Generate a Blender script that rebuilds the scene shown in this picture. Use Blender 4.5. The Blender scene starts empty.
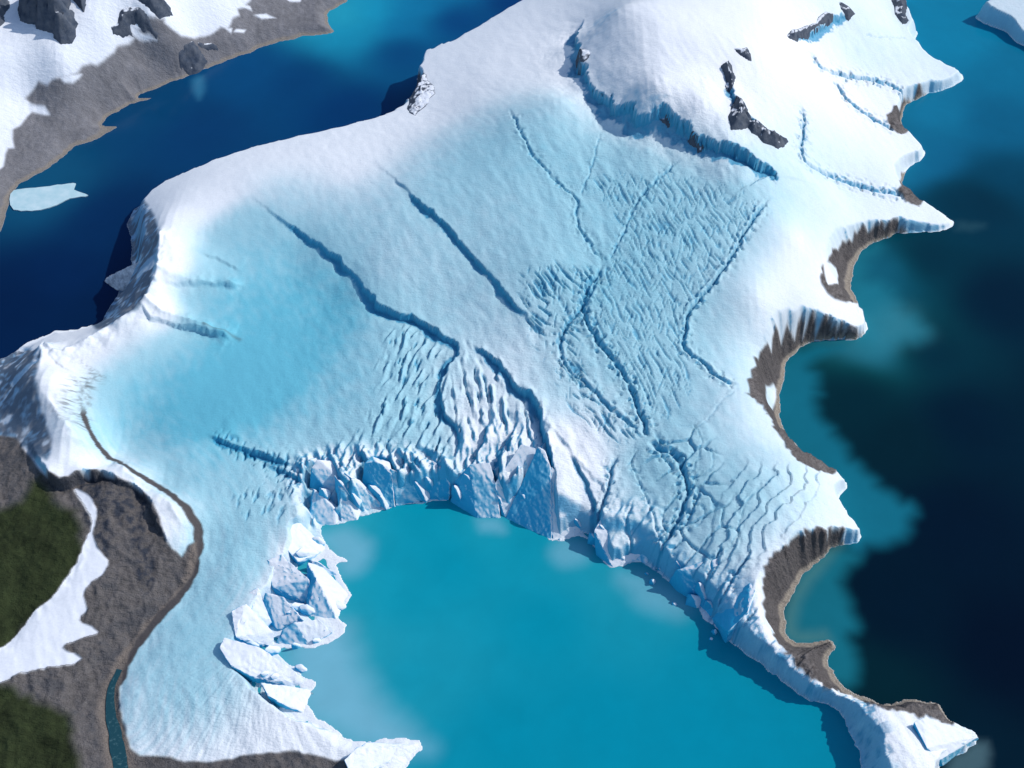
import bpy, bmesh, math, random
import numpy as np
from mathutils import Vector, Matrix

C = bpy.context.scene
COL = C.collection
RES = 0.92                     # terrain sample spacing multiplier

# ------------------------------------------------------------------ survey camera (used to turn photo points into map points)
ALT, PITCH, HFOV = 4000.0, math.radians(50.0), math.radians(40.0)
F = 512.0 / math.tan(HFOV / 2)
sP, cP = math.sin(PITCH), math.cos(PITCH)

def at(px, py, z=0.0):
    px = np.asarray(px, float); py = np.asarray(py, float); z = np.asarray(z, float)
    u = (px - 512) / F; v = -(py - 384) / F
    dy = v * sP + cP; dz = v * cP - sP
    t = (z - ALT) / dz
    return u * t, dy * t

def P3(px, py, z):
    x, y = at(px, py, z)
    return Vector((float(x), float(y), float(z)))

def s2l(c):
    c = np.asarray(c, float) / 255.0
    return np.where(c <= 0.04045, c / 12.92, ((c + 0.055) / 1.055) ** 2.4)

# ------------------------------------------------------------------ numeric helpers
def smooth(a, b, x):
    t = np.clip((x - a) / (b - a), 0, 1)
    return t * t * (3 - 2 * t)

def _hash(ix, iy, seed):
    h = (ix.astype(np.uint32) * np.uint32(374761393) + iy.astype(np.uint32) * np.uint32(668265263)
         + np.uint32((seed * 2246822519) & 0xffffffff))
    h ^= h >> np.uint32(13); h *= np.uint32(1274126177); h ^= h >> np.uint32(16)
    return h

def perlin(x, y, seed=0):
    xi = np.floor(x); yi = np.floor(y)
    fx = (x - xi).astype(np.float32); fy = (y - yi).astype(np.float32)
    xi = xi.astype(np.int64); yi = yi.astype(np.int64)
    def g(dx, dy):
        a = _hash(xi + dx, yi + dy, seed).astype(np.float32) * np.float32(2 * math.pi / 4294967296.0)
        return np.cos(a) * (fx - dx) + np.sin(a) * (fy - dy)
    u = fx * fx * fx * (fx * (fx * 6 - 15) + 10); v = fy * fy * fy * (fy * (fy * 6 - 15) + 10)
    n0 = g(0, 0) * (1 - u) + g(1, 0) * u
    n1 = g(0, 1) * (1 - u) + g(1, 1) * u
    return (n0 * (1 - v) + n1 * v) * 1.41

def fbm(x, y, octv=4, seed=0, gain=0.5):
    s = 0; a = 1.0; tot = 0
    for k in range(octv):
        s = s + a * perlin(x * 2 ** k + 17.3 * k, y * 2 ** k - 9.1 * k, seed + k); tot += a; a *= gain
    return s / tot

def ridged(x, y, octv=4, seed=0, gain=0.5):
    s = 0; a = 1.0; tot = 0
    for k in range(octv):
        s = s + a * (1 - np.abs(perlin(x * 2 ** k + 5.7 * k, y * 2 ** k + 3.3 * k, seed + k)) * 2); tot += a; a *= gain
    return s / tot

def voronoi(x, y, seed=0):
    xi = np.floor(x).astype(np.int64); yi = np.floor(y).astype(np.int64)
    f1 = np.full(x.shape, 9.0, np.float32); f2 = f1.copy(); cid = np.zeros(x.shape, np.float32)
    for dx in (-1, 0, 1):
        for dy in (-1, 0, 1):
            h = _hash(xi + dx, yi + dy, seed); h2 = _hash(xi + dx, yi + dy, seed + 77)
            cx = xi + dx + 0.1 + 0.8 * (h / 4294967296.0); cy = yi + dy + 0.1 + 0.8 * (h2 / 4294967296.0)
            d = np.sqrt((x - cx) ** 2 + (y - cy) ** 2).astype(np.float32)
            c = ((h >> np.uint32(7)) % np.uint32(1000)).astype(np.float32) / 1000
            m = d < f1
            f2 = np.where(m, f1, np.minimum(f2, d)); cid = np.where(m, c, cid); f1 = np.where(m, d, f1)
    return f1, f2, cid

class RBF:
    """smooth field through scattered survey points"""
    def __init__(self, pts, vals, c=40.0, smoothv=0.0):
        self.p = np.asarray(pts, float); self.c = c
        v = np.asarray(vals, float)
        if v.ndim == 1: v = v[:, None]
        n = len(self.p)
        A = self.k(self.p[:, 0], self.p[:, 1])
        A -= np.eye(n) * smoothv
        Pm = np.c_[np.ones(n), self.p / 1000.0]
        M = np.block([[A, Pm], [Pm.T, np.zeros((3, 3))]])
        self.w = np.linalg.solve(M, np.r_[v, np.zeros((3, v.shape[1]))])
    def k(self, x, y):
        return np.sqrt((x[:, None] - self.p[None, :, 0]) ** 2 + (y[:, None] - self.p[None, :, 1]) ** 2 + self.c ** 2)
    def __call__(self, x, y):
        x = np.asarray(x, float).ravel(); y = np.asarray(y, float).ravel()
        out = []
        for i in range(0, len(x), 20000):
            xs, ys = x[i:i + 20000], y[i:i + 20000]
            out.append(self.k(xs, ys) @ self.w[:-3] + np.c_[np.ones(len(xs)), xs / 1000, ys / 1000] @ self.w[-3:])
        return np.concatenate(out)

def upsample(cx, cy, Z, xs, ys):
    ix = np.clip(np.searchsorted(cx, xs) - 1, 0, len(cx) - 2); iy = np.clip(np.searchsorted(cy, ys) - 1, 0, len(cy) - 2)
    fx = ((xs - cx[ix]) / (cx[ix + 1] - cx[ix]))[None, :]; fy = ((ys - cy[iy]) / (cy[iy + 1] - cy[iy]))[:, None]
    return (Z[np.ix_(iy, ix)] * (1 - fx) + Z[np.ix_(iy, ix + 1)] * fx) * (1 - fy) + (Z[np.ix_(iy + 1, ix)] * (1 - fx) + Z[np.ix_(iy + 1, ix + 1)] * fx) * fy

def curve(pts, step=6, closed=False):
    """Catmull-Rom through the traced points"""
    p = [np.array(q, float) for q in pts]; n = len(p); out = []
    rng = range(n if closed else n - 1)
    for i in rng:
        if closed: a, b, c, d = p[(i - 1) % n], p[i], p[(i + 1) % n], p[(i + 2) % n]
        else: a, b, c, d = p[max(i - 1, 0)], p[i], p[i + 1], p[min(i + 2, n - 1)]
        m = max(1, int(np.linalg.norm(c[:2] - b[:2]) / step))
        for k in range(m):
            t = k / m
            q = 0.5 * ((2 * b) + (c - a) * t + (2 * a - 5 * b + 4 * c - d) * t * t + (3 * b - a - 3 * c + d) * t ** 3)
            q[2:] = (b + (c - b) * t)[2:]
            out.append(q)
    if not closed: out.append(p[-1])
    return np.array(out)

# ------------------------------------------------------------------ map grid
XS = np.arange(-3000, 3000.1, 4.4 * RES)
def _ys():
    y = 1250.0; o = []
    while y < 6600:
        o.append(y); y += RES * (3.6 + 3.0 * (y - 1250) / 4200)
    return np.array(o)
YS = _ys()
NX, NY = len(XS), len(YS)
X, Y = np.meshgrid(XS, YS)
CX = np.linspace(XS[0], XS[-1], 200); CY = np.linspace(YS[0], YS[-1], 190)
CXX, CYY = np.meshgrid(CX, CY)

def field(ctrl, c=40.0, smoothv=0.0):
    a = np.array(ctrl, float)
    if a.shape[1] == 4:   # px, py, z, value
        x, y = at(a[:, 0], a[:, 1], a[:, 2]); v = a[:, 3]
    else:
        x, y = at(a[:, 0], a[:, 1], a[:, 2]); v = a[:, 2]
    r = RBF(np.c_[x, y], v, c, smoothv)
    Z = r(CXX, CYY).reshape(CXX.shape)
    return r, Z

# ------------------------------------------------------------------ elevation survey (photo x, photo y, metres)
ELEV = [
 # west ridge and fjord rim
 (48,352,120),(64,360,112),(97,346,112),(130,320,125),(156,282,145),(162,242,155),(162,218,150),(185,192,125),(170,215,150),
 (250,178,150),(330,163,160),(390,148,165),(432,112,150),(480,68,170),(540,43,200),(590,28,260),
 (20,372,110),(0,400,60),(-50,400,15),(10,440,95),(30,430,125),
 (100,322,30),(112,306,40),(118,296,45),(128,278,50),(130,250,50),(128,225,50),(75,332,40),(48,340,40),(25,352,35),(118,270,5),(115,240,5),(85,315,3),(40,322,3),(105,290,3),(10,345,3),(100,260,0),(60,300,0),(0,320,0),
 # basin and west tongue
 (200,240,125),(180,300,112),(250,300,95),(300,262,105),(335,300,95),(235,400,85),(150,370,95),(110,392,97),(110,440,90),
 (180,460,75),(250,440,75),(300,400,88),(380,400,105),(420,440,92),(350,460,78),(300,470,70),(270,510,62),(200,525,60),
 (230,560,55),(265,570,48),(210,480,68),(220,620,48),(170,640,42),(130,690,32),(200,690,40),(245,690,42),(280,720,30),
 (180,742,14),(240,742,16),(310,742,18),(300,440,78),(340,360,95),
 # plateau between the scarps
 (280,205,150),(330,232,150),(380,284,140),(430,312,130),(400,200,190),(430,180,210),(470,300,150),(450,265,165),(480,325,140),(350,190,170),
 # centre
 (520,130,290),(560,100,320),(560,180,250),(600,200,235),(600,260,200),(540,260,210),(530,300,180),(580,330,165),(560,380,140),
 (590,420,118),(620,340,165),(650,280,200),(700,200,260),(650,150,290),(700,330,165),(660,400,130),(700,420,130),(640,470,92),
 (620,520,72),(650,540,65),(690,520,85),(675,560,58),(700,590,52),(740,570,88),(740,480,125),(780,500,120),(800,470,110),
 (718,616,52),(748,644,58),(745,600,80),(500,400,120),(480,440,95),(540,430,110),(560,480,90),(500,470,80),(450,480,75),(590,510,60),
 # east side
 (760,300,190),(800,240,200),(740,230,240),(830,200,170),(880,221,72),(932,223,24),(790,290,160),(760,335,140),(740,390,140),
 (760,420,115),(810,455,75),(825,262,120),(850,236,88),(765,350,110),(800,326,95),(850,320,60),(752,380,120),(828,476,60),
 (845,520,55),(800,545,95),(770,560,100),(755,600,95),(750,630,85),(780,669,54),(805,684,54),(847,700,62),(878,726,86),(902,750,90),(930,735,55),(955,738,35),
 (890,760,80),(840,490,40),
 # north-east
 (800,150,220),(850,120,130),(880,150,90),(900,60,85),(860,40,150),(820,60,220),(862,95,110),(940,80,40),(890,183,85),(780,100,290),
 (760,60,360),(820,10,260),(870,10,160),(895,20,70),(915,155,40),(830,182,140),
 # snow dome
 (680,60,405),(640,40,412),(720,20,392),(650,88,415),(700,108,388),(740,95,345),(620,10,405),(760,10,355),(800,-50,350),(700,-70,430),(600,-40,280),
 (730,150,330),(770,168,280),(570,70,265),(590,100,285),(620,125,295),(660,140,295),(700,165,285),
 # north-west shore
 (0,190,30),(50,145,35),(0,150,60),(30,100,110),(100,105,42),(150,60,90),(200,40,85),(250,20,70),(300,10,35),(0,60,260),(60,60,240),
 (100,20,300),(150,10,290),(200,-20,260),(20,10,320),(-80,100,250),(-80,0,380),(250,-50,230),(330,-50,60),(-80,200,80),
 # south-west hills
 (115,560,95),(150,520,105),(75,600,85),(130,600,62),(100,650,35),(60,700,35),(30,650,65),(20,560,115),(50,500,135),(0,480,125),
 (100,490,140),(150,500,118),(172,560,72),(40,380,165),(70,430,160),(120,470,145),(160,498,122),(190,535,90),(85,400,108),
 (112,468,92),(160,494,80),(198,540,58),(182,592,42),(142,640,22),(112,690,8),
 (-120,500,120),(-120,650,90),(-80,800,40),(60,810,25),(122,810,3),(250,820,20),(350,820,8),(118,740,4),(80,740,25),
 (1100,-60,150),(1060,20,60),
]
def relief(e):
    px, py, z = e
    if py < 210 and px < 345 and (px < 130 or py < 70 - (px - 150) * 0.2): return z          # far shore
    if px < 205 and py > 400 and z < 150 and (px < 165 or py > 480) and px < 200 - max(0, 500 - py): k = 1.15
    elif px > 715 and py > 580: k = 1.42
    elif px > 800: k = 1.25
    elif py > 600 and px < 320: k = 1.3
    else: k = 1.55
    return z * k if z <= 200 else 200 * k + (z - 200) * 1.15
ELEV = [(a, b, relief((a, b, c))) for a, b, c in ELEV]
base_f, base_c = field(ELEV, 45.0, 6.0)
B = upsample(CX, CY, base_c, XS, YS)
B = np.clip(B, 2.0, 760)

def base_at(x, y):
    return np.clip(base_f(x, y)[:, 0], 2, 760)

def on_base(p, k=5):
    """map position of traced photo points on the base surface"""
    p = np.asarray(p, float)
    z = np.zeros(len(p)) + 60
    for _ in range(k):
        x, y = at(p[:, 0], p[:, 1], z)
        z = 0.5 * z + 0.5 * base_at(x, y)
    x, y = at(p[:, 0], p[:, 1], z)
    return np.c_[x, y]

def on_surf(p):
    """map position of traced photo points on the modelled ground"""
    p = np.asarray(p, float); z = np.zeros(len(p)); done = np.zeros(len(p), bool)
    for zz in np.arange(760, -1, -4.0):
        x, y = at(p[:, 0], p[:, 1], zz)
        hit = (sample(x, y) >= zz) & ~done
        z[hit] = zz; done |= hit
    x, y = at(p[:, 0], p[:, 1], z)
    return np.c_[x, y]

def sample(x, y, A=None):
    A = H if A is None else A
    j = np.clip(np.searchsorted(XS, x) - 1, 0, NX - 2); i = np.clip(np.searchsorted(YS, y) - 1, 0, NY - 2)
    fx = np.clip((x - XS[j]) / (XS[j + 1] - XS[j]), 0, 1); fy = np.clip((y - YS[i]) / (YS[i + 1] - YS[i]), 0, 1)
    return (A[i, j] * (1 - fx) + A[i, j + 1] * fx) * (1 - fy) + (A[i + 1, j] * (1 - fx) + A[i + 1, j + 1] * fx) * fy

# slow warp shared by all traced lines so that edges are ragged
WX = X + 9 * fbm(X / 45, Y / 45, 3, 11); WY = Y + 9 * fbm(X / 45, Y / 45, 3, 23)
_one = np.ones_like(X)

def window(x0, x1, y0, y1):
    i0, i1 = np.searchsorted(YS, y0), np.searchsorted(YS, y1)
    j0, j1 = np.searchsorted(XS, x0), np.searchsorted(XS, x1)
    return slice(max(i0, 0), max(i1, 1)), slice(max(j0, 0), max(j1, 1))

def line_dist(g, R, closed=False, extra=None, warp=True):
    """distance to a polyline within R, signed side (+ = left of travel), parameter 0..1, optional per-vertex value"""
    D = np.full(X.shape, R, np.float32); S = np.ones(X.shape, np.float32); T = np.zeros(X.shape, np.float32)
    E = np.zeros(X.shape, np.float32) if extra is not None else None
    n = len(g); last = n if closed else n - 1
    L = np.r_[0, np.cumsum(np.linalg.norm(np.diff(g, axis=0), axis=1))]; tot = L[-1] + 1e-6
    AX, AY = (WX, WY) if warp else (X, Y)
    for i in range(last):
        a = g[i]; b = g[(i + 1) % n]; v = b - a; l2 = v @ v
        if l2 < 1e-6: continue
        w = window(min(a[0], b[0]) - R - 12, max(a[0], b[0]) + R + 12, min(a[1], b[1]) - R - 12, max(a[1], b[1]) + R + 12)
        if w[0].start >= w[0].stop or w[1].start >= w[1].stop: continue
        xx = AX[w] - a[0]; yy = AY[w] - a[1]
        t = np.clip((xx * v[0] + yy * v[1]) / l2, 0, 1)
        d = np.hypot(xx - t * v[0], yy - t * v[1])
        m = d < D[w]
        D[w] = np.where(m, d, D[w])
        S[w] = np.where(m, np.where(v[0] * yy - v[1] * xx >= 0, 1.0, -1.0), S[w])
        T[w] = np.where(m, (L[i] + t * math.sqrt(l2)) / tot, T[w])
        if E is not None:
            e0 = extra[i]; e1 = extra[(i + 1) % n]
            E[w] = np.where(m, e0 + (e1 - e0) * t, E[w])
    return D, S, T, E

def line_local(g, R):
    w = window(g[:, 0].min() - R - 15, g[:, 0].max() + R + 15, g[:, 1].min() - R - 15, g[:, 1].max() + R + 15)
    AX, AY = WX[w], WY[w]; ys_, xs_ = YS[w[0]], XS[w[1]]
    D = np.full(AX.shape, R, np.float32); S = np.ones(AX.shape, np.float32); T = np.zeros(AX.shape, np.float32)
    L = np.r_[0, np.cumsum(np.linalg.norm(np.diff(g, axis=0), axis=1))]; tot = L[-1] + 1e-6
    for i in range(len(g) - 1):
        a = g[i]; b = g[i + 1]; v = b - a; l2 = v @ v
        if l2 < 1e-6: continue
        q = (slice(*np.searchsorted(ys_, (min(a[1], b[1]) - R - 12, max(a[1], b[1]) + R + 12))), slice(*np.searchsorted(xs_, (min(a[0], b[0]) - R - 12, max(a[0], b[0]) + R + 12))))
        xx = AX[q] - a[0]; yy = AY[q] - a[1]
        if xx.size == 0: continue
        t = np.clip((xx * v[0] + yy * v[1]) / l2, 0, 1); d = np.hypot(xx - t * v[0], yy - t * v[1]); m = d < D[q]
        D[q] = np.where(m, d, D[q]); S[q] = np.where(m, np.where(v[0] * yy - v[1] * xx >= 0, 1.0, -1.0), S[q]); T[q] = np.where(m, (L[i] + t * math.sqrt(l2)) / tot, T[q])
    return w, D, S, T

def inside(g, AX=None, AY=None):
    """even-odd fill of a closed polygon on the (unwarped) grid"""
    M = np.zeros(X.shape, bool)
    x0, y0 = g[:, 0], g[:, 1]; x1, y1 = np.roll(x0, -1), np.roll(y0, -1)
    for r in range(NY):
        yv = YS[r]
        c = ((y0 <= yv) & (y1 > yv)) | ((y1 <= yv) & (y0 > yv))
        if not c.any(): continue
        xc = np.sort(x0[c] + (yv - y0[c]) / (y1[c] - y0[c]) * (x1[c] - x0[c]))
        M[r] = np.searchsorted(xc, XS) % 2 == 1
    return M

def jag(g, amp, lam, seed):
    """ragged outline: move vertices by noise"""
    g = np.asarray(g, float)
    dx = fbm(g[:, 0] / lam, g[:, 1] / lam, 4, seed) * amp; dy = fbm(g[:, 0] / lam + 40, g[:, 1] / lam, 4, seed + 9) * amp
    return g + np.c_[dx, dy]

def region(pix, soft=10.0, amp=14.0, lam=60.0, seed=5, onb=True, z=0.0, step=6):
    c = curve(pix, step, True)
    g = on_surf(c) if onb else np.c_[at(c[:, 0], c[:, 1], z)]
    g = jag(g, amp, lam, seed)
    m = inside(g)
    D, _, _, _ = line_dist(g, max(soft * 2, 12.0), True, warp=False)
    return smooth(-soft, soft, np.where(m, D, -D)).astype(np.float32)

# ------------------------------------------------------------------ coastlines (photo x, photo y, cliff width in metres)
MAIN = [(-200,420,90),(-90,398,90),(0,360,90),(28,344,80),(48,334,60),(75,328,60),(100,320,60),(112,304,80),(118,292,85),(130,272,85),(131,240,85),
 (129,216,80),(148,200,60),(165,189,80),(200,173,110),(235,160,120),(285,148,140),(345,138,140),(388,129,120),(408,118,60),(418,107,35),(413,98,30),
 (419,86,35),(418,76,60),(440,62,130),(480,44,140),(530,28,140),(580,13,140),(612,-2,150),(650,-25,150),(700,-70,150),(760,-120,150),
 (880,-120,120),(905,-40,80),(906,0,60),(908,18,45),(918,34,40),(914,42,50),(932,58,70),(962,77,40),(946,90,18),(920,97,18),(902,112,35),(904,130,40),
 (923,152,30),(918,162,22),(905,170,35),(904,190,70),(916,201,40),(938,212,40),(955,223,25),(944,230,18),(912,233,16),(884,238,22),(862,252,60),
 (852,272,130),(855,296,120),(868,322,40),(866,334,14),(846,340,14),(818,342,20),(798,350,46),(784,372,100),(780,400,120),(785,428,100),(800,450,90),
 (818,464,50),(833,474,25),(848,486,20),(838,498,30),(845,512,35),(856,526,25),(860,540,16),(843,546,16),(826,552,26),(806,574,75),(790,596,110),
 (784,616,120),(792,638,120),(810,644,110),(829,640,60),(833,650,60),(829,662,90),(840,681,110),(862,697,90),(885,703,60),(915,701,60),(937,703,40),
 (945,716,40),(962,725,25),(978,739,16),(962,751,14),(946,763,14),(930,790,20),(925,860,25),(885,860,25),
 (880,840,60),(864,775,50),(858,752,48),(852,735,40),(838,714,20),(800,694,14),(770,670,14),(740,648,16),(716,630,20),
 (705,622,50),(694,606,50),(678,592,36),(664,580,36),(655,572,36),(640,562,36),(622,566,36),(612,568,36),(604,562,36),(596,548,36),(582,537,46),(555,541,46),(540,532,46),
 (520,524,46),(505,515,46),(488,520,46),(474,517,46),(462,505,46),(440,500,46),(415,503,46),(392,508,46),(368,514,46),(345,523,50),(320,525,50),
 (322,540,50),(335,552,50),(348,560,50),(336,566,50),(344,584,50),(348,598,50),(336,616,50),(345,630,50),(318,646,50),(280,648,50),
 (300,672,50),(316,684,50),(304,700,50),(312,712,50),(330,726,50),(362,742,50),(395,739,50),(424,746,50),(412,758,50),(395,782,50),
 (370,860,60),(300,900,80),(-200,900,100)]
NW = [(-200,360,100),(-60,300,100),(-20,250,100),(0,234,90),(8,205,80),(20,185,70),(51,166,70),(74,148,70),(104,136,60),(117,128,50),(103,125,50),(113,113,60),
 (138,102,60),(151,98,50),(139,95,60),(172,82,80),(207,68,80),(242,55,80),(273,44,80),(301,37,70),(333,33,40),(330,24,60),(328,15,60),(340,5,60),(348,-4,60),
 (370,-60,80),(380,-140,100),(-200,-140,100)]
NE = [(977,18,25),(984,11,40),(1005,2,60),(1030,-8,60),(1100,-50,60),(1200,0,60),(1180,80,60),(1100,75,40),(1060,62,25),(1040,56,20),(1026,48,20),(1015,40,20),(1000,30,20),(988,25,20)]

H = np.full(X.shape, -25.0, np.float32)
LAND = np.zeros(X.shape, np.int8); SD = np.full(X.shape, -300.0, np.float32)
for k, cst in enumerate((MAIN, NW, NE), 1):
    c = curve(cst, 3, True)
    g = np.c_[at(c[:, 0], c[:, 1], 0)]
    g = jag(jag(g, 22, 95, 30 + k), 9, 20, 130 + k)
    m = inside(g)
    D, S, T, E = line_dist(g, 300.0, True, c[:, 2], warp=False)
    E = np.maximum(E, 12)
    if k == 1:
        ca = np.where((c[:, 0] > 860) & (c[:, 1] > 835))[0]
        lo_ = [i for i in ca if c[i, 0] < 884][0]; hi_ = np.argmin(np.hypot(c[:, 0] - 395, c[:, 1] - 782))
        DA, SA, TA, EA = line_dist(g[lo_:hi_ + 1], 300.0, False, c[lo_:hi_ + 1, 2], warp=False)
        gb = np.r_[g[hi_:], g[:lo_ + 1]]; eb = np.r_[c[hi_:, 2], c[:lo_ + 1, 2]]
        DB, SB, TB, EB = line_dist(gb, 300.0, False, eb, warp=False)
        pf = lambda t: np.where(t < 1, 0.07 * np.clip(t * 3, 0, 1) + 0.93 * smooth(0.08, 1.0, t) ** 0.9, 1.0)
        EA = np.where(DA > 299, 100, np.maximum(EA, 12)); EB = np.where(DB > 299, 100, np.maximum(EB, 12))
        PAB = pf(DA / EA) * pf(DB / EB)
    E = np.where(D >= 299.9, 100.0, E)
    t = D / E
    prof = np.where(t < 1, 0.07 * np.clip(t * 3, 0, 1) + 0.93 * smooth(0.08, 1.0, t) ** 0.9, 1.0)
    if k == 1: prof = PAB
    H = np.where(m, B * prof, np.where(LAND == 0, np.maximum(H, -D * 0.35 - 0.4), H))
    LAND = np.where(m, k, LAND); SD = np.where(m, D, np.maximum(SD, -D))
    if k == 1: PROF = prof.copy(); TC = T * float(np.linalg.norm(np.diff(g, axis=0), axis=1).sum()); DC = D.copy()
SUNK = np.zeros(X.shape, np.float32)
def sink(pix, dz, soft):
    global H
    m = region(pix, soft, 20, 60, 91); SUNK[:] = np.maximum(SUNK, m)
    H = np.where(LAND == 1, np.maximum(H - dz * m, np.where(m > 0.3, -4.0, 1.0)), H).astype(np.float32)
SEAFACE = smooth(1.25, 0.7, DA / EA) * (DA < 299) * (LAND == 1)
sink([(300,490),(345,490),(395,488),(440,488),(480,490),(520,486),(556,500),(590,516),(612,524),(640,528),(655,560),(670,586),(706,596),(720,600),(730,660),(600,600),(440,540),(330,540)], 40, 24)
sink([(300,520),(285,560),(262,600),(236,645),(244,672),(280,704),(306,716),(340,720),(370,600),(340,530)], 130, 20)
_dz = SUNK.copy()
sink([(361,464),(391,463),(398,510),(380,514),(362,498)], 70, 7)
sink([(308,468),(334,468),(337,508),(306,506)], 60, 7)
sink([(508,506),(522,476),(538,452),(552,472),(554,545),(503,526)], 90, 8)
sink([(454,478),(490,468),(502,520),(450,508)], 65, 8)
CLEAR_FIN = 1 - np.clip(SUNK - _dz, 0, 1)
PROFm = np.where(LAND == 1, PROF, 0)
ice = (LAND == 1).astype(np.float32)

BLUE_EXTRA = np.zeros(X.shape, np.float32)   # exposed clear ice
DIRT = np.zeros(X.shape, np.float32)

# ------------------------------------------------------------------ scarps: (points, height, reach on high side, reach on low side, side) ; side -1 = high ground right of travel
def scarp(pix, A, Lh, Ll, share=0.5, side=1.0, sharp=3.5, e0=0.3, e1=0.2, ja=14, jl=50, clear=1.0, tooth=0.0):
    global H, BLUE_EXTRA
    sd_ = len(pix) * 7 + int(A)
    A = A * 1.15
    g = jag(on_base(curve(pix, 5)), ja, jl, sd_)
    R = max(Lh, Ll) * 3.2
    w, D, S, T = line_local(g, R)
    XL, YL, PL = X[w], Y[w], PROFm[w]
    s = D * np.where(S * side > 0, 1, -1)
    s = s + 5 * fbm(XL / 24, YL / 24, 3, sd_ + 1) + 1.5 * perlin(XL / 13, YL / 13, sd_ + 2)
    if tooth: s = s + tooth * (ridged(XL / 110, YL / 110, 4, sd_ + 8, 0.62) - 0.35) + tooth * .3 * fbm(XL / 14, YL / 14, 2, sd_ + 9)
    tap = smooth(0, e0, T) * smooth(0, e1, 1 - T) * np.clip(0.75 + 0.7 * fbm(XL / 130, YL / 130, 2, sd_ + 3), 0.15, 1.2)
    fade = np.clip(1 - D / R, 0, 1)
    hi = np.exp(-np.maximum(s, 0) / Lh) * share; lo = -np.exp(np.minimum(s, 0) / Ll) * (1 - share)
    k = smooth(-sharp, sharp, s)
    pm = np.clip(PL, 0, 1)
    H[w] += (A * tap * fade * np.where(D < R, hi * k + lo * (1 - k), 0) * pm).astype(np.float32)
    reach = A * tap * 0.8
    foot = smooth(-reach - 3, -reach * 0.8, s + 6 * fbm(XL / 16, YL / 16, 3, sd_ + 6)) * smooth(7, 2, s) * (D < R) * smooth(4, 14, A * tap)
    BLUE_EXTRA[w] = np.maximum(BLUE_EXTRA[w], (clear * foot * pm).astype(np.float32))

def ridge(pix, A, L, ja=16, jl=50):
    global H
    g = jag(on_base(curve(pix, 5)), ja, jl, int(A) + len(pix))
    w, D, S, T = line_local(g, L * 4)
    XL, YL, PL = X[w], Y[w], PROFm[w]
    tap = smooth(0, 0.12, T) * smooth(0, 0.12, 1 - T)
    H[w] += (A * tap * np.exp(-D / L) * (0.8 + 0.5 * fbm(XL / 60, YL / 60, 3, int(A))) * np.clip(1 - D / (L * 4), 0, 1) * np.clip(PL * 1.2, 0, 1)).astype(np.float32)
ridge([(163,224),(161,252),(157,282),(146,306),(122,326),(98,342),(64,358),(47,352),(40,376)], 46, 50)
ridge([(152,272),(180,280),(215,286),(244,287)], 26, 34)
ridge([(144,304),(170,318),(205,330),(236,338)], 30, 34)
ridge([(40,385),(60,420),(90,448),(120,470),(150,490),(178,516),(188,540)], 22, 40)

# large scarps of the west basin
scarp([(232,196),(255,200),(272,214),(310,240),(343,264),(362,286),(380,306),(400,315),(422,322),(445,338),(459,350),(450,366),(441,385),(444,412),(460,442),(455,485)], 36, 110, 60, 0.25, e0=0.4)
scarp([(372,160),(408,193),(443,222),(466,250),(490,275),(508,297),(524,314),(548,346)], 24, 110, 60, 0.25, e0=0.4)
scarp([(466,343),(495,360),(514,385),(534,400),(542,412)], 36, 80, 50, 0.3)
# snow dome edge
scarp([(588,16),(578,44),(588,80),(604,98),(628,106),(655,113),(682,122),(698,138),(720,145),(742,151),(757,161),(772,172),(778,192)], 58, 160, 90, 0.3, e0=0.1, e1=0.08, ja=30, jl=60, tooth=30)
scarp([(722,62),(728,80),(734,100),(745,118),(765,134),(782,142)], 36, 120, 90, 0.3, ja=22, tooth=22)
scarp([(790,40),(812,32),(830,20),(850,12)], 34, 120, 80, 0.3, tooth=20)
# west wall spurs
scarp([(158,286),(190,287),(248,289)], 14, 60, 50, 0.6, clear=0.3)
scarp([(140,308),(152,320),(172,326),(205,334),(238,342)], 26, 60, 60, 0.6, clear=0.4)
scarp([(196,252),(220,261),(243,272)], 7, 60, 40, 0.6, clear=0.2)
scarp([(514,384),(534,400),(541,420),(546,444),(553,468),(554,500),(553,538)], 62, 90, 60, 0.45, e0=0.3, e1=0.05)
scarp([(520,430),(506,452),(496,482),(502,516)], 44, 60, 50, 0.45, e1=0.05)
scarp([(607,502),(599,524),(606,545),(613,566)], 46, 70, 50, 0.45, e1=0.05)
scarp([(566,450),(584,478),(594,500),(598,540)], 26, 60, 50, 0.45, e1=0.05)
# small steps in the middle of the ice field
scarp([(300,468),(270,458),(235,446),(205,436)], 26, 60, 70, 0.6, side=-1.0)
scarp([(312,486),(290,474),(262,462)], 24, 40, 60, 0.5, side=-1.0)
scarp([(530,410),(560,440),(585,470),(604,492),(600,520)], 9, 90, 50, 0.4, clear=0.2)

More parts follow.
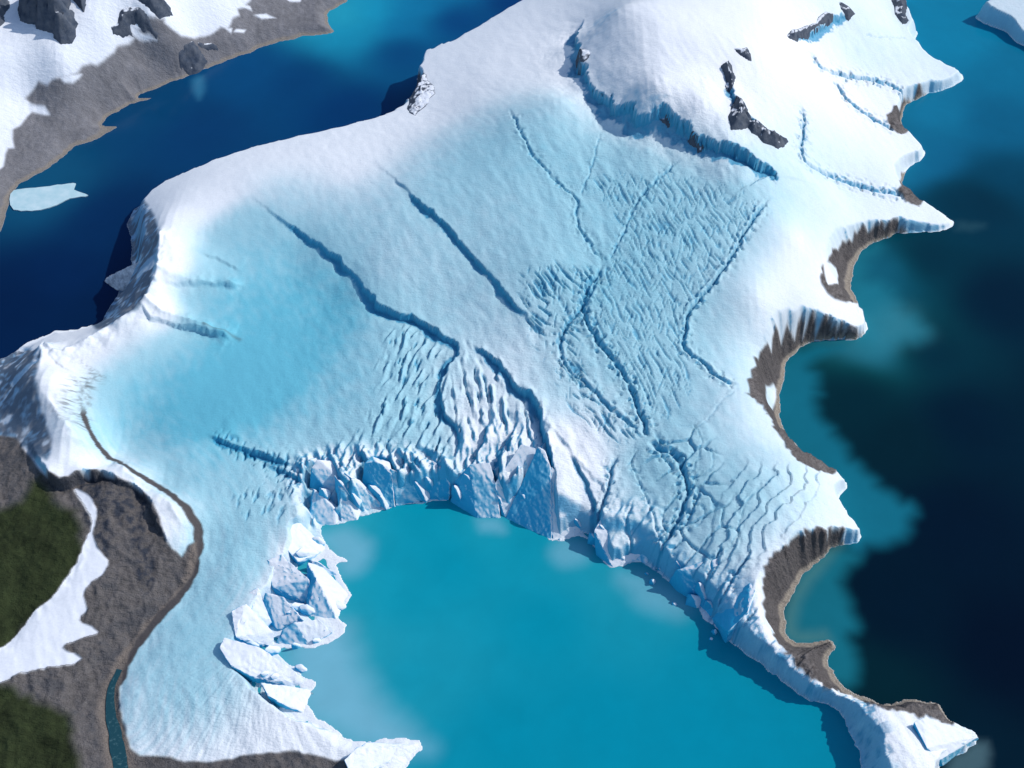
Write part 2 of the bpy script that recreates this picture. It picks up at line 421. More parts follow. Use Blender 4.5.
# ------------------------------------------------------------------ channels and crevasses
def channel(pix, depth, width, clear=1.0, levee=0.25, rag=10, e0=0.15, e1=0.05):
    global H, BLUE_EXTRA
    c = curve(pix, 5)
    g = jag(on_base(c), rag, 30, int(pix[0][0]) + 3)
    width = width * 0.46; depth = depth * 0.62
    w, D, S, T = line_local(g, width * 6 + 20)
    XL, YL, PL = X[w], Y[w], PROFm[w]
    tap = smooth(0, e0, T) * smooth(0, e1, 1 - T)
    wv = width * (0.65 + 0.7 * (0.5 + 0.5 * fbm(XL / 60, YL / 60, 2, int(pix[0][1]) + 3)))
    p = np.exp(-(D / wv) ** 4) * tap
    lev = np.exp(-((D - 2.6 * wv) / wv) ** 2) * tap * (0.5 + fbm(XL / 20, YL / 20, 2, 9))
    side = smooth(0.12, 0.4, fbm(XL / 26, YL / 14, 2, int(pix[0][0]))) * np.exp(-(D / (width * 4 + 10)) ** 2) * tap
    p = np.maximum(p * (0.55 + 0.45 * smooth(-0.3, 0.2, fbm(XL / 18, YL / 18, 2, int(pix[0][1])))), side * 0.8)
    H[w] -= (depth * (p - levee * lev) * np.clip(PL, 0, 1)).astype(np.float32)
    BLUE_EXTRA[w] = np.maximum(BLUE_EXTRA[w], (clear * smooth(0.35, 0.95, p)).astype(np.float32))

channel([(508,112),(530,150),(541,165),(565,190),(577,200),(577,222),(588,243),(604,264)], 14, 9, 0.8)
channel([(604,264),(592,292),(578,312),(565,330),(560,345),(566,366),(590,388),(612,410),(640,432)], 22, 12, 0.9)
channel([(600,128),(596,150),(588,178),(580,196)], 8, 7, 0.6)
channel([(686,152),(668,170),(650,186),(634,206),(624,232),(608,262)], 14, 9, 0.7)
channel([(775,192),(758,214),(742,236),(732,256),(710,286),(690,312),(684,346),(700,362),(722,380),(742,388)], 26, 11, 0.9, 0.5)
channel([(606,262),(590,285),(583,308),(594,335),(610,356),(622,372),(634,396),(642,418),(648,440)], 36, 15, 1.0)
channel([(648,440),(660,450),(676,456),(684,474),(688,494),(680,515),(668,538),(655,560),(648,580)], 40, 17, 1.0, e0=0.05)
channel([(576,226),(596,250),(606,262)], 8, 7, 0.6)
channel([(545,290),(560,300),(570,318)], 8, 8, 0.7)
channel([(620,452),(612,470),(608,490),(600,512),(600,540),(604,566)], 30, 10, 0.9, e1=0.02)
channel([(640,445),(632,462),(640,485),(650,505),(656,530),(662,545)], 12, 7, 0.7)
channel([(632,500),(628,520),(634,545),(645,560)], 14, 8, 0.8)
channel([(690,420),(700,440),(694,470),(684,480)], 6, 6, 0.4)
channel([(740,388),(722,400),(706,420),(690,432)], 5, 7, 0.3)
channel([(705,445),(714,460),(705,475),(690,478)], 6, 6, 0.4)
channel([(690,500),(704,512),(700,525),(686,530)], 6, 6, 0.5)
channel([(764,480),(750,498),(742,515),(735,540),(722,555)], 7, 6, 0.5)
channel([(724,545),(712,565),(704,590),(698,606)], 20, 9, 0.8, e1=0.02)
channel([(752,552),(738,572),(722,598),(712,628)], 24, 8, 0.9, e1=0.02)
channel([(758,606),(750,616),(738,628),(730,640)], 18, 6, 0.9, e1=0.02)
# meltwater lines in the north-east snow
channel([(812,52),(820,68),(840,75),(870,80),(892,86),(906,94),(914,100)], 34, 14, 0.9, 0.3, 6, 0.05, 0.02)
channel([(836,82),(846,100),(868,116),(894,130)], 34, 14, 0.9, 0.3, 6, 0.05, 0.02)
channel([(800,104),(804,122),(802,158),(818,172),(846,182),(876,190),(904,196)], 34, 14, 0.9, 0.3, 6, 0.08, 0.02)
channel([(862,34),(880,38),(905,38)], 8, 6, 0.3, 0.3, 6, 0.08, 0.02)

# ------------------------------------------------------------------ ice texture
def mask(ctrl, **k):
    return region(ctrl, 40, 30, 120, **k)

rng_dir = lambda a: (np.cos(math.radians(a)), np.sin(math.radians(a)))
def strained(a, lu, lv, seed, octv=3, wob=20):
    """noise stretched along map direction a (degrees): lu along, lv across"""
    c, s = rng_dir(a)
    U = (X * c + Y * s); V = (-X * s + Y * c) + wob * fbm(X / 150, Y / 150, 2, seed + 50)
    return fbm(U / lu, V / lv, octv, seed)

def pits(m, a, lu, lv, depth, thr, seed, clear=1.0):
    global H, BLUE_EXTRA
    n = strained(a, lu, lv, seed, 2)
    p = smooth(thr, thr + 0.22, n + 0.25 * (m - 1)) * (m > 0.02)
    H = H - (depth * p * m * PROFm).astype(np.float32)
    BLUE_EXTRA = np.maximum(BLUE_EXTRA, (clear * p * smooth(0.1, 0.5, m)).astype(np.float32))

def fins(m, a, lam, A, seed, clear=0.9, wob=100):
    global H, BLUE_EXTRA
    c, s_ = rng_dir(a)
    ph = (-X * s_ + Y * c) / lam + 0.6 * fbm(X / wob, Y / wob, 3, seed) + 0.5 * fbm((X * c + Y * s_) / (wob * 1.6), (-X * s_ + Y * c) / (wob * .5), 2, seed + 3)
    st_ = ph - np.floor(ph)
    amp = smooth(-0.25, 0.35, strained(a, 70, 30, seed + 5, 2)) * m
    H = H + (A * amp * (smooth(0, 0.78, st_) * (1 - smooth(0.82, 1.0, st_)) - 0.4) * np.clip(PROFm * 1.3, 0, 1)).astype(np.float32)
    BLUE_EXTRA = np.maximum(BLUE_EXTRA, (clear * smooth(0.80, 0.88, st_) * smooth(0.3, 0.7, amp)).astype(np.float32))
icefall = mask([(392,330),(440,345),(452,400),(458,470),(440,495),(380,505),(310,515),(292,470),(350,440),(378,400)], seed=61)
fins(icefall, 72, 34, 17, 101)
pits(icefall, 74, 80, 13, 12, 0.3, 102)
icefall2 = mask([(462,350),(500,370),(540,415),(530,470),(500,500),(470,490),(455,440)], seed=62)
fins(icefall2, 98, 40, 19, 103)
pits(icefall2, 98, 110, 13, 10, 0.3, 104)
frontz = mask([(296,462),(330,448),(385,446),(436,450),(456,470),(456,500),(380,512),(312,528),(296,500)], seed=70) * CLEAR_FIN
fins(frontz, 126, 100, 44, 121, 1.0, 220)
fins(frontz, 110, 40, 8, 123, 0.8, 90)
frontm = mask([(462,430),(520,420),(548,440),(552,530),(500,520),(462,500)], seed=71) * CLEAR_FIN
fins(frontm, 66, 95, 34, 125, 1.0, 220)
frontr = mask([(606,505),(650,500),(672,545),(712,560),(756,590),(740,640),(700,610),(650,575),(608,565)], seed=72)
fins(frontr, 60, 80, 12, 127, 0.8, 220)
fan = mask([(525,270),(600,270),(580,330),(600,390),(640,430),(600,440),(550,370),(520,320)], seed=63)
pits(fan, 132, 110, 10, 8, 0.12, 105, 0.9)
pits(fan, 80, 70, 8, 5, 0.2, 106, 0.7)
fan2 = mask([(590,180),(700,180),(760,210),(690,320),(690,390),(650,420),(600,340),(590,290),(620,230)], seed=64)
pits(fan2, 112, 100, 9, 5, 0.12, 107, 0.7)
pits(fan2, 70, 55, 8, 4, 0.2, 108, 0.6)
ledge = mask([(215,435),(262,448),(310,466),(322,490),(300,500),(262,470),(225,450)], seed=65)
pits(ledge, 75, 40, 14, 14, 0.05, 109, 0.9)
ledge2 = mask([(238,485),(285,490),(300,520),(270,520),(245,515)], seed=66)
pits(ledge2, 75, 50, 14, 7, 0.1, 111, 0.6)

# pressure pillows near the snout
f1, f2, cid = voronoi((X * 0.8 + Y * 0.6) / 120 + 0.25 * fbm(X / 90, Y / 90, 3, 7), (-X * 0.6 + Y * 0.8) / 75 + 0.25 * fbm(X / 90, Y / 90, 3, 8), 3)
pil = mask([(640,445),(700,430),(720,470),(735,540),(700,600),(650,570),(660,500)], seed=67)
crack = 1 - smooth(0.0, 0.10, f2 - f1)
H = H + (pil * PROFm * (5 * (1 - f1) - 9 * crack + 6 * cid)).astype(np.float32)
BLUE_EXTRA = np.maximum(BLUE_EXTRA, pil * crack * 0.5)
# wavy crevasses of the south-east plateau
wv = mask([(745,470),(825,474),(812,505),(775,545),(735,570),(705,560),(720,510)], seed=68)
c_, s_ = rng_dir(62)
ph = (-X * s_ + Y * c_) / 46 + 1.1 * fbm(X / 150, Y / 150, 3, 71) + 0.25 * fbm(X / 35, Y / 35, 2, 72)
stp = ph - np.floor(ph)
H = H + (wv * PROFm * (9.0 * stp)).astype(np.float32)
BLUE_EXTRA = np.maximum(BLUE_EXTRA, wv * smooth(0.0, 0.02, stp) * (1 - smooth(0.05, 0.16, stp)) * smooth(-0.1, 0.3, fbm(X / 70, Y / 70, 2, 73)) * 0.45)

# streaks radiating from the west tongue
cx0, cy0 = at(262, 640, 48)
ang = np.arctan2(Y - cy0, X - cx0); rad = np.hypot(X - cx0, Y - cy0)
stri = fbm(ang * 30 + 0.5 * fbm(X / 80, Y / 80, 2, 82), rad / 120, 4, 81, 0.65)
tong = mask([(120,690),(150,650),(220,660),(262,650),(300,705),(360,742),(300,752),(180,762),(125,735)], seed=69)
H = H + (tong * PROFm * stri * 3.8).astype(np.float32)
# stipple and undulation everywhere on the ice
rough = RBF(np.c_[at(*np.array([(235,380),(200,280),(320,290),(400,260),(470,200),(560,150),(600,240),(650,300),(700,220),(760,280),(800,240),(740,420),(420,420),
      (330,470),(210,560),(160,650),(230,700),(690,80),(560,70),(480,90),(330,170),(850,150),(870,80),(650,420),(700,500),(560,350),(520,280),(110,350),(150,510),(250,610),(780,500)], float).T, 120)],
      np.array([.12,.12,.45,.6,.45,.5,1,1,1,.22,.15,.25,1,1,.8,.6,.9,.05,.3,.25,.3,.4,.4,.9,.7,.9,.7,.3,.3,.6,.7]), 60, 2)
RO = np.clip(upsample(CX, CY, rough(CXX, CYY).reshape(CXX.shape), XS, YS), 0.03, 1.2)
fine = strained(118, 48, 26, 91, 1, 10); fine2 = strained(118, 15, 10, 93, 1, 4)
und = fbm(X / 190, Y / 190, 3, 95)
H = H + (ice * PROFm * (RO * (2.0 * fine) + 4 * und + RO * 4 * strained(112, 160, 45, 97, 2))).astype(np.float32)

# fluted front of the long ice wall
_u = TA * 2600 + 6 * fbm(X / 30, Y / 30, 2, 140)
_wz = smooth(95, 40, DA) * smooth(0, 12, DA) * (DA < 299) * (LAND == 1) * smooth(680, 760, X)
H = H + (_wz * (16 * ridged(_u / 42, DA / 200, 4, 141, 0.6) - 9)).astype(np.float32)
# ------------------------------------------------------------------ surface kinds
# rock cliffs and beaches of the east bays, moraine, hills
rockE = np.zeros(X.shape, np.float32)
def add_region(pix, **k):
    return region(pix, **k)
bay = [
 [(890,222),(876,226),(860,233),(844,243),(832,252),(824,265),(820,280),(832,296),(850,302),(880,300),(900,262),(930,246)],
 [(830,322),(818,321),(806,325),(788,332),(770,342),(756,358),(750,378),(748,394),(762,406),(770,420),(782,440),(800,462),(840,470),(860,400),(880,346)],
 [(838,530),(822,534),(806,530),(788,544),(772,556),(766,572),(762,592),(765,612),(774,634),(788,656),(808,676),(834,690),(860,700),(882,709),(904,712),(930,718),(955,722),(960,690),(880,640),(850,560)],
 [(906,170),(900,182),(898,194),(908,202),(920,206),(930,180)],
 [(926,92),(905,98),(890,112),(888,122),(900,134),(925,120)],
]
for i, b in enumerate(bay):
    rockE = np.maximum(rockE, region(b, 5, 30, 26, 200 + i, step=3) * ice)
for i, b in enumerate(([(766,386),(774,384),(776,398),(772,410),(767,402)], [(824,262),(836,268),(838,284),(828,286)])):
    rockE = rockE * (1 - region(b, 6, 6, 30, 220 + i))
# gullies run straight down the cliffs
TC = TC + 9 * fbm(X / 50, Y / 50, 2, 130); gul = (0.65 * ridged(TC / 44, DC / 120, 4, 131, 0.6) + 0.35 * ridged(X / 40, Y / 40, 4, 132)) * np.clip(0.9 + 0.9 * fbm(X / 110, Y / 110, 2, 134), 0.2, 1.6)
H = H + (rockE * smooth(6, 30, H) * (15 * gul - 7 + 5 * fbm(X / 9, Y / 9, 2, 133))).astype(np.float32)
scree = region([(-150,430),(0,436),(22,446),(40,468),(62,482),(78,476),(104,474),(132,486),(150,500),(160,520),(164,532),(172,548),(182,556),(188,548),(196,540),
                (197,556),(186,582),(160,612),(138,636),(126,664),(119,690),(122,720),(134,752),(165,757),(205,762),(240,757),(290,752),(340,760),(352,768),(330,860),(-150,880)], 6, 14, 40, 241) * ice
green = region([(-150,520),(0,508),(36,470),(60,500),(78,520),(88,548),(80,572),(56,600),(34,622),(16,640),(0,652),(-150,700)], 26, 60, 120, 251) * scree
green = np.maximum(green, region([(-150,690),(10,690),(50,700),(74,730),(80,790),(60,880),(-150,880)], 22, 50, 100, 252) * scree)
patch_poly = [(72,486),(86,492),(97,512),(93,534),(100,552),(108,560),(104,574),(92,582),(84,596),(88,610),(80,620),(98,632),(80,640),(64,648),(82,658),(74,664),(52,668),(20,674),(0,684),(-60,705),(-60,668),(-14,655),(6,644),(22,628),(36,610),(52,598),(66,578),(78,560),(84,544),(92,524),(84,506)]
patch = region(patch_poly, 4, 6, 20, 261, step=4) * ice
stream_line = [(198,546),(184,588),(158,618),(140,640),(122,664),(112,688),(110,712),(116,740),(121,770),(124,810),(126,860)]
# moraine ribbon along the west tongue
def ribbon(pix, w0, w1, amp=8, seed=3):
    c = curve(pix, 5); g = jag(on_base(c), amp, 30, seed)
    D, S, T, _ = line_dist(g, max(w0, w1) * 4)
    w = w0 + (w1 - w0) * T
    return smooth(1.25, 0.8, D / w).astype(np.float32), D, T
rib, ribD, ribT = ribbon([(82,402),(86,422),(96,442),(112,462),(134,474),(160,490),(180,504),(194,520),(199,542),(192,572),(178,596),(160,614),(142,636),(128,656),(118,680)], 7, 21)
rib = rib * smooth(0, 0.05, ribT) * ice
snowR = ice * (1 - np.maximum(rockE, scree))
# melt-out dirt round the basin's west corner
for k, pix in enumerate(([(84,420),(70,414),(50,408)], [(88,404),(74,399),(52,394)], [(90,398),(84,388),(66,374)], [(102,379),(92,380),(84,388),(82,402),(84,420)], [(100,378),(92,371),(76,360)], [(86,424),(72,424),(44,408),(36,400)])):
    g = jag(on_base(curve(pix, 4)), 8, 25, 300 + k)
    D, S, T, _ = line_dist(g, 60)
    DIRT = np.maximum(DIRT, np.exp(-(D / 12) ** 2) * (1 - 0.8 * T if k != 3 else 1) * 0.6 * smooth(-0.35, 0.35, fbm(X / 14, Y / 9, 3, 318)))
st = strained(8, 90, 9, 311, 2, 8)
dz = region([(104,378),(84,372),(64,386),(60,410),(84,430),(92,424),(84,402)], 26, 20, 60, 312)
DIRT = np.maximum(DIRT, dz * smooth(0.05, 0.5, st) * 0.8)
DIRT = np.maximum(DIRT, rib)
g = on_base(curve([(205,330),(232,337),(240,340)], 4)); D, _, _, _ = line_dist(g, 40); DIRT = np.maximum(DIRT, np.exp(-(D / 7) ** 2) * .5)
dk = region([(232,672),(262,664),(290,690),(270,706),(244,700)], 30, 20, 50, 320)
DIRT = np.maximum(DIRT, dk * smooth(0.0, 0.6, stri) * .3)
# north-west shore
nw_land = (LAND == 2).astype(np.float32)
snowNW = region([(-200,260),(-40,200),(0,164),(10,150),(24,118),(46,112),(30,98),(40,84),(68,80),(84,70),(108,60),(128,50),(136,44),(128,38),(148,22),(160,18),(176,36),(200,36),(226,26),(236,14),(250,0),(270,-20),(300,-80),(-200,-120)], 8, 46, 60, 401) * nw_land
for i, b in enumerate(([(60,78),(82,76),(80,82),(64,83)], [(131,27),(150,38),(158,42),(140,42),(130,36)], [(254,16),(266,14),(276,18),(262,20)], [(226,30),(232,28),(232,34)], [(236,29),(246,30),(244,34),(234,33)], [(284,-2),(304,-6),(300,2),(290,2)], [(236,2),(250,8),(252,11),(240,8)])):
    snowNW = np.maximum(snowNW, region(b, 5, 8, 25, 420 + i) * nw_land)
H = H + (nw_land * (1 - snowNW) * smooth(3, 40, H) * (3.5 * ridged(X / 90, Y / 90, 4, 431) + 3 * fbm(X / 18, Y / 18, 3, 433) - 2)).astype(np.float32)
H = H + (nw_land * snowNW * (4 * fbm(X / 120, Y / 120, 3, 435) + 1.5 * fbm(X / 25, Y / 25, 2, 437))).astype(np.float32)
H = H + (scree * (1 - 0.85 * patch) * (1 - green) * smooth(3, 30, H) * (11 * ridged((X + Y * .4) / 70, (Y - X * .4) / 110, 4, 441) - 6 + 3 * fbm(X / 16, Y / 16, 3, 443))).astype(np.float32)
H = H + (green * smooth(3, 30, H) * (15 * ridged(X / 150, Y / 150, 4, 445) - 7 + 2.0 * fbm(X / 14, Y / 14, 3, 447))).astype(np.float32)
# valley wall above the scree: dark broken face under the snow ridge
scarp([(28,440),(44,470),(62,486),(78,478),(100,476),(124,484),(146,498),(152,514),(162,534),(176,552)], 52, 70, 80, 0.45, side=1.0, sharp=6, clear=0.0)
# stream bed
c = curve(stream_line, 5); g = jag(on_base(c), 6, 40, 77); D, S, T, _ = line_dist(g, 60)
streamw = (5 + 12 * smooth(0.25, 0.75, T)); inst = smooth(1.3, 0.7, D / streamw) * smooth(0.1, 0.4, T) * ice
_gz = np.minimum.accumulate(np.convolve(np.pad(sample(g[:, 0], g[:, 1]), 6, 'edge'), np.ones(13) / 13, 'valid'))
_gz = np.maximum(_gz, 1.5)
zc = np.interp(T, np.linspace(0, 1, len(_gz)), _gz)
wst = smooth(2.4, 1.1, D / streamw) * ice * smooth(0.3, 0.5, T) * (D < 59)
H = (H * (1 - wst) + (zc - 3.5) * wst).astype(np.float32)
STREAM_G, STREAM_Z = g, _gz
DIRT = np.where(D < 60, np.maximum(DIRT, smooth(2.2, 1.2, D / (streamw + 4)) * ice), DIRT)

H = np.where((LAND > 0), np.maximum(H, -3.0 * (LAND == 1) * (wst > 0.3) + 0.4 * (wst <= 0.3) - 4.4 * (SUNK > 0.3)), H)

# ------------------------------------------------------------------ albedo of the ground
def lerp(a, b, t): return a + (np.asarray(b) - a) * t[..., None]
ICEB = [(235,400,1.0),(250,350,.85),(200,432,.8),(300,330,.75),(340,300,.7),(250,285,.6),(290,250,.5),(225,240,.36),(180,236,.1),(200,215,.05),(190,300,.42),(150,365,.45),
 (112,385,.42),(110,430,.42),(125,455,.3),(180,480,.5),(210,540,.42),(190,600,.45),(220,640,.45),(150,660,.38),(200,700,.35),(250,725,.08),(285,690,.06),(180,752,.1),(300,400,.75),
 (350,400,.6),(400,390,.45),(430,420,.38),(380,460,.38),(330,450,.4),(290,470,.3),(260,560,.4),(230,500,.5),(270,520,.4),
 (380,270,.32),(330,220,.36),(280,192,.22),(430,200,.4),(400,158,.12),(350,176,.06),(470,160,.45),(540,150,.55),(500,200,.38),(450,280,.34),(520,260,.4),(560,220,.48),
 (600,200,.55),(620,150,.42),(680,180,.45),(640,240,.55),(600,290,.6),(650,320,.5),(700,240,.5),(740,200,.42),(770,192,.3),(690,300,.42),(720,350,.3),(660,400,.42),(600,360,.4),
 (560,400,.25),(600,430,.12),(570,440,0),(590,470,0),(480,400,.12),(460,420,.12),(530,340,.22),(500,370,.15),(640,470,.42),(690,520,.35),(760,500,.36),(720,560,.3),(640,540,.22),(700,610,.03),
 (760,300,.1),(800,250,.04),(740,420,.2),(780,440,.14),(700,100,0),(560,80,.04),(480,95,.05),(500,60,0),(650,60,0),(800,140,.14),(860,60,.15),(830,160,.14),(880,100,.04),(820,85,0),
 (100,350,0),(60,380,0),(120,320,0),(180,265,0),(170,312,0),(120,480,0),(170,520,0),(280,560,0),(260,620,0),(760,620,0),(900,730,0),(780,560,.05),(640,110,.03),(720,160,.2),(830,120,.1),
 (455,450,.3),(500,460,.2),(540,470,.1),(230,200,.05),(300,160,.03),(440,120,.04),(240,172,.02)]
ab = np.array(ICEB, float); pb = on_base(ab[:, :2])
fb = RBF(pb, ab[:, 2], 35, 3.0)
BL = np.clip(upsample(CX, CY, fb(CXX, CYY).reshape(CXX.shape), XS, YS), 0, 1.05)
gD = on_surf(curve([(100,392),(112,440),(134,460),(170,478),(200,505),(212,540),(200,580),(176,610),(152,640),(134,680),(128,720)], 5))
Df, Sf, Tf, _ = line_dist(gD, 420, warp=False)
flow = fbm(Df / 16, Tf * 14, 3, 505) * smooth(420, 250, Df) * smooth(0, .1, Tf)
BL = BL + 0.09 * smooth(0.02, 0.2, BL)
BL = np.clip(BL + 0.16 * flow, 0, 1.1)
bas = region([(238,204),(270,216),(308,243),(341,268),(360,290),(378,308),(340,350),(240,430),(130,440),(104,385),(170,335),(200,290),(196,250)], 55, 30, 120, 95)
BL = BL + 0.15 * bas
BL = np.clip(BL + BL * 0.12 * fbm(X / 60, Y / 60, 4, 501) + 0.10 * BL * fine, 0, 1.1)
snow = np.array([0.86, 0.865, 0.87]); pale = np.array([0.37, 0.625, 0.69]); deep = np.array([0.14, 0.49, 0.60]); clear_ice = np.array([0.02, 0.29, 0.48])
Cc = np.zeros(X.shape + (3,))
Cc[:] = snow
Cc = lerp(Cc, pale, smooth(-0.03, 0.56, BL)); Cc = lerp(Cc, deep, smooth(0.5, 1.05, BL))
gy, gx = np.gradient(H, YS, XS)
SL = np.hypot(gx, gy)
wall = smooth(95, 55, DA) * (DA < 299) * (LAND == 1) * smooth(680, 760, X + 0 * Y) * np.clip(1 - rockE, 0, 1)
westm = region([(42,352),(62,350),(98,334),(130,316),(150,290),(160,255),(162,205),(180,205),(230,225),(250,290),(240,345),(180,340),(110,360),(84,400),(60,430),(30,420)], 20, 10, 50, 92)
BLUE_EXTRA = BLUE_EXTRA * (1 - 0.75 * westm)
sunw = smooth(0.15, 0.7, -gx / (SL + 0.05))  # sunward slopes stay white: sunlight put into the ground colour
steep = (1 - 0.85 * sunw) * smooth(0.75, 1.5, SL + 0.25 * fbm(X / 30, Y / 30, 3, 511)) * np.clip(1 - rockE - scree, 0, 1) * (1 - 0.85 * westm)
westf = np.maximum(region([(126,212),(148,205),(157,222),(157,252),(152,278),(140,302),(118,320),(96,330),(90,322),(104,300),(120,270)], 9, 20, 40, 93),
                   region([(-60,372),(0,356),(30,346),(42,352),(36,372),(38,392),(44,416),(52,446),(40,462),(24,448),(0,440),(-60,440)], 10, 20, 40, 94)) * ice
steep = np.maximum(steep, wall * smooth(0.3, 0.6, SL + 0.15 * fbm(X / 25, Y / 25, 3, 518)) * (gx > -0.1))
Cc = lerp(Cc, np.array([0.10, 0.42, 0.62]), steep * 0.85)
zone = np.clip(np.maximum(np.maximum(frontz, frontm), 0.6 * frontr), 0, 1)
nz_ = 1 / np.sqrt(1 + gx * gx + gy * gy); lit_ = (-gx * 0.60 + gy * 0.15 + 0.78) * nz_ + 0.12 * fbm(X / 22, Y / 22, 3, 512)
Cc = lerp(Cc, np.array([0.05, 0.42, 0.66]), zone * smooth(0.70, 0.50, lit_) * 0.9)  # shade on faces turned from the sun, painted in blue
_st = fbm(_u / 20, H / 70, 4, 142, 0.6)
Cc = lerp(Cc, np.array([0.36, 0.66, 0.78]), wall * smooth(0.1, 0.5, _st) * 0.45)
Cc = lerp(Cc, np.array([0.02, 0.27, 0.46]), wall * smooth(-0.05, -0.4, _st) * 0.7)
Cc = lerp(Cc, clear_ice, np.clip(BLUE_EXTRA, 0, 1) * 0.85)
Cc = lerp(Cc, snow, zone * smooth(0.72, 0.84, lit_) * 0.9)  # sunlit side painted white along with the snowy tops
dirt = np.array([0.08, 0.07, 0.068])
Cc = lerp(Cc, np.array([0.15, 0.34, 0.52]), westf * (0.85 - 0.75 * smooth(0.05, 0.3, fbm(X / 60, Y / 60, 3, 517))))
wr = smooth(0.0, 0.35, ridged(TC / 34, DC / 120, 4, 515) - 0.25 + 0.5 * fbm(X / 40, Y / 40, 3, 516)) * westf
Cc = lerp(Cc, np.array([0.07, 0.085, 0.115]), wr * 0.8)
Cc = lerp(Cc, dirt, np.clip(DIRT, 0, 1))
n1 = fbm(X / 26, Y / 26, 4, 521); n2 = fbm(X / 120, Y / 120, 3, 523)
rock = np.array([0.17, 0.15, 0.14])[None, None] * (1 + 0.45 * n1[..., None] + 0.25 * n2[..., None])
rock = lerp(rock, np.array([0.075, 0.065, 0.065]), smooth(0.45, 1.1, SL) * 0.6)
strat = fbm(H / 7 + 0.6 * n1, TC / 160, 3, 135)
rock = rock * (1 + 0.35 * strat[..., None])
beach = np.array([0.33, 0.28, 0.225])
rE = lerp(rock, beach, smooth(16, 3, H + 5 * n1) * (LAND == 1))
Cc = lerp(Cc, rE, rockE)
grey = np.array([0.205, 0.198, 0.205])[None, None] * (1 + 0.3 * n1[..., None] + 0.25 * n2[..., None])
grey = lerp(grey, np.array([0.27, 0.235, 0.20]), smooth(8, 2, H + 4 * n1))
nwc = lerp(grey, np.array([0.83, 0.845, 0.875]), snowNW)
Cc = np.where((LAND == 2)[..., None], nwc, Cc)
sc = np.array([0.142, 0.127, 0.120])[None, None] * (1 + 0.5 * n1[..., None] + 0.35 * n2[..., None])
sc = lerp(sc, np.array([0.045, 0.05, 0.06]), smooth(0.1, 0.5, n2 + 0.4 * n1) * 0.6)
sc = lerp(sc, np.array([0.05, 0.055, 0.068]), smooth(0.7, 1.3, SL) * 0.7)
drk = region([(78,480),(104,476),(130,482),(150,500),(142,520),(154,560),(148,596),(138,590),(136,560),(122,524),(104,506),(112,530),(102,566),(90,530)], 8, 34, 30, 253)
sc = lerp(sc, np.array([0.03, 0.038, 0.055]), drk * smooth(-0.25, 0.25, n1) * 0.9)
gr = np.array([0.030, 0.040, 0.015])[None, None] * (1 + 0.5 * n1[..., None] + 0.6 * n2[..., None])
sc = lerp(sc, gr, green)
sc = lerp(sc, np.array([0.22, 0.18, 0.15]), smooth(3.2, 1.4, D / (streamw + 3)) * (D < 59) * 0.8)
Cc = lerp(Cc, sc, scree)
Cc = lerp(Cc, np.array([0.8, 0.81, 0.84]), patch)
Cc = lerp(Cc, np.array([0.05, 0.13, 0.16]), inst * 0)
Cc = np.clip(Cc, 0.005, 0.9)
BUMP = np.clip(np.where(LAND == 1, 0.06 + 0.8 * RO, 0.6) * (1 - patch) + 0.8 * np.maximum(rockE, scree) * (1 - patch) + 0.1 * patch, 0, 1.4)

# ------------------------------------------------------------------ materials
def new_mat(name):
    m = bpy.data.materials.new(name); m.use_nodes = True
    nt = m.node_tree; b = nt.nodes['Principled BSDF']
    return m, nt, b

def node(nt, typ, **kw):
    n = nt.nodes.new(typ)
    for k, v in kw.items():
        if k in n.inputs: n.inputs[k].default_value = v
        else: setattr(n, k, v)
    return n

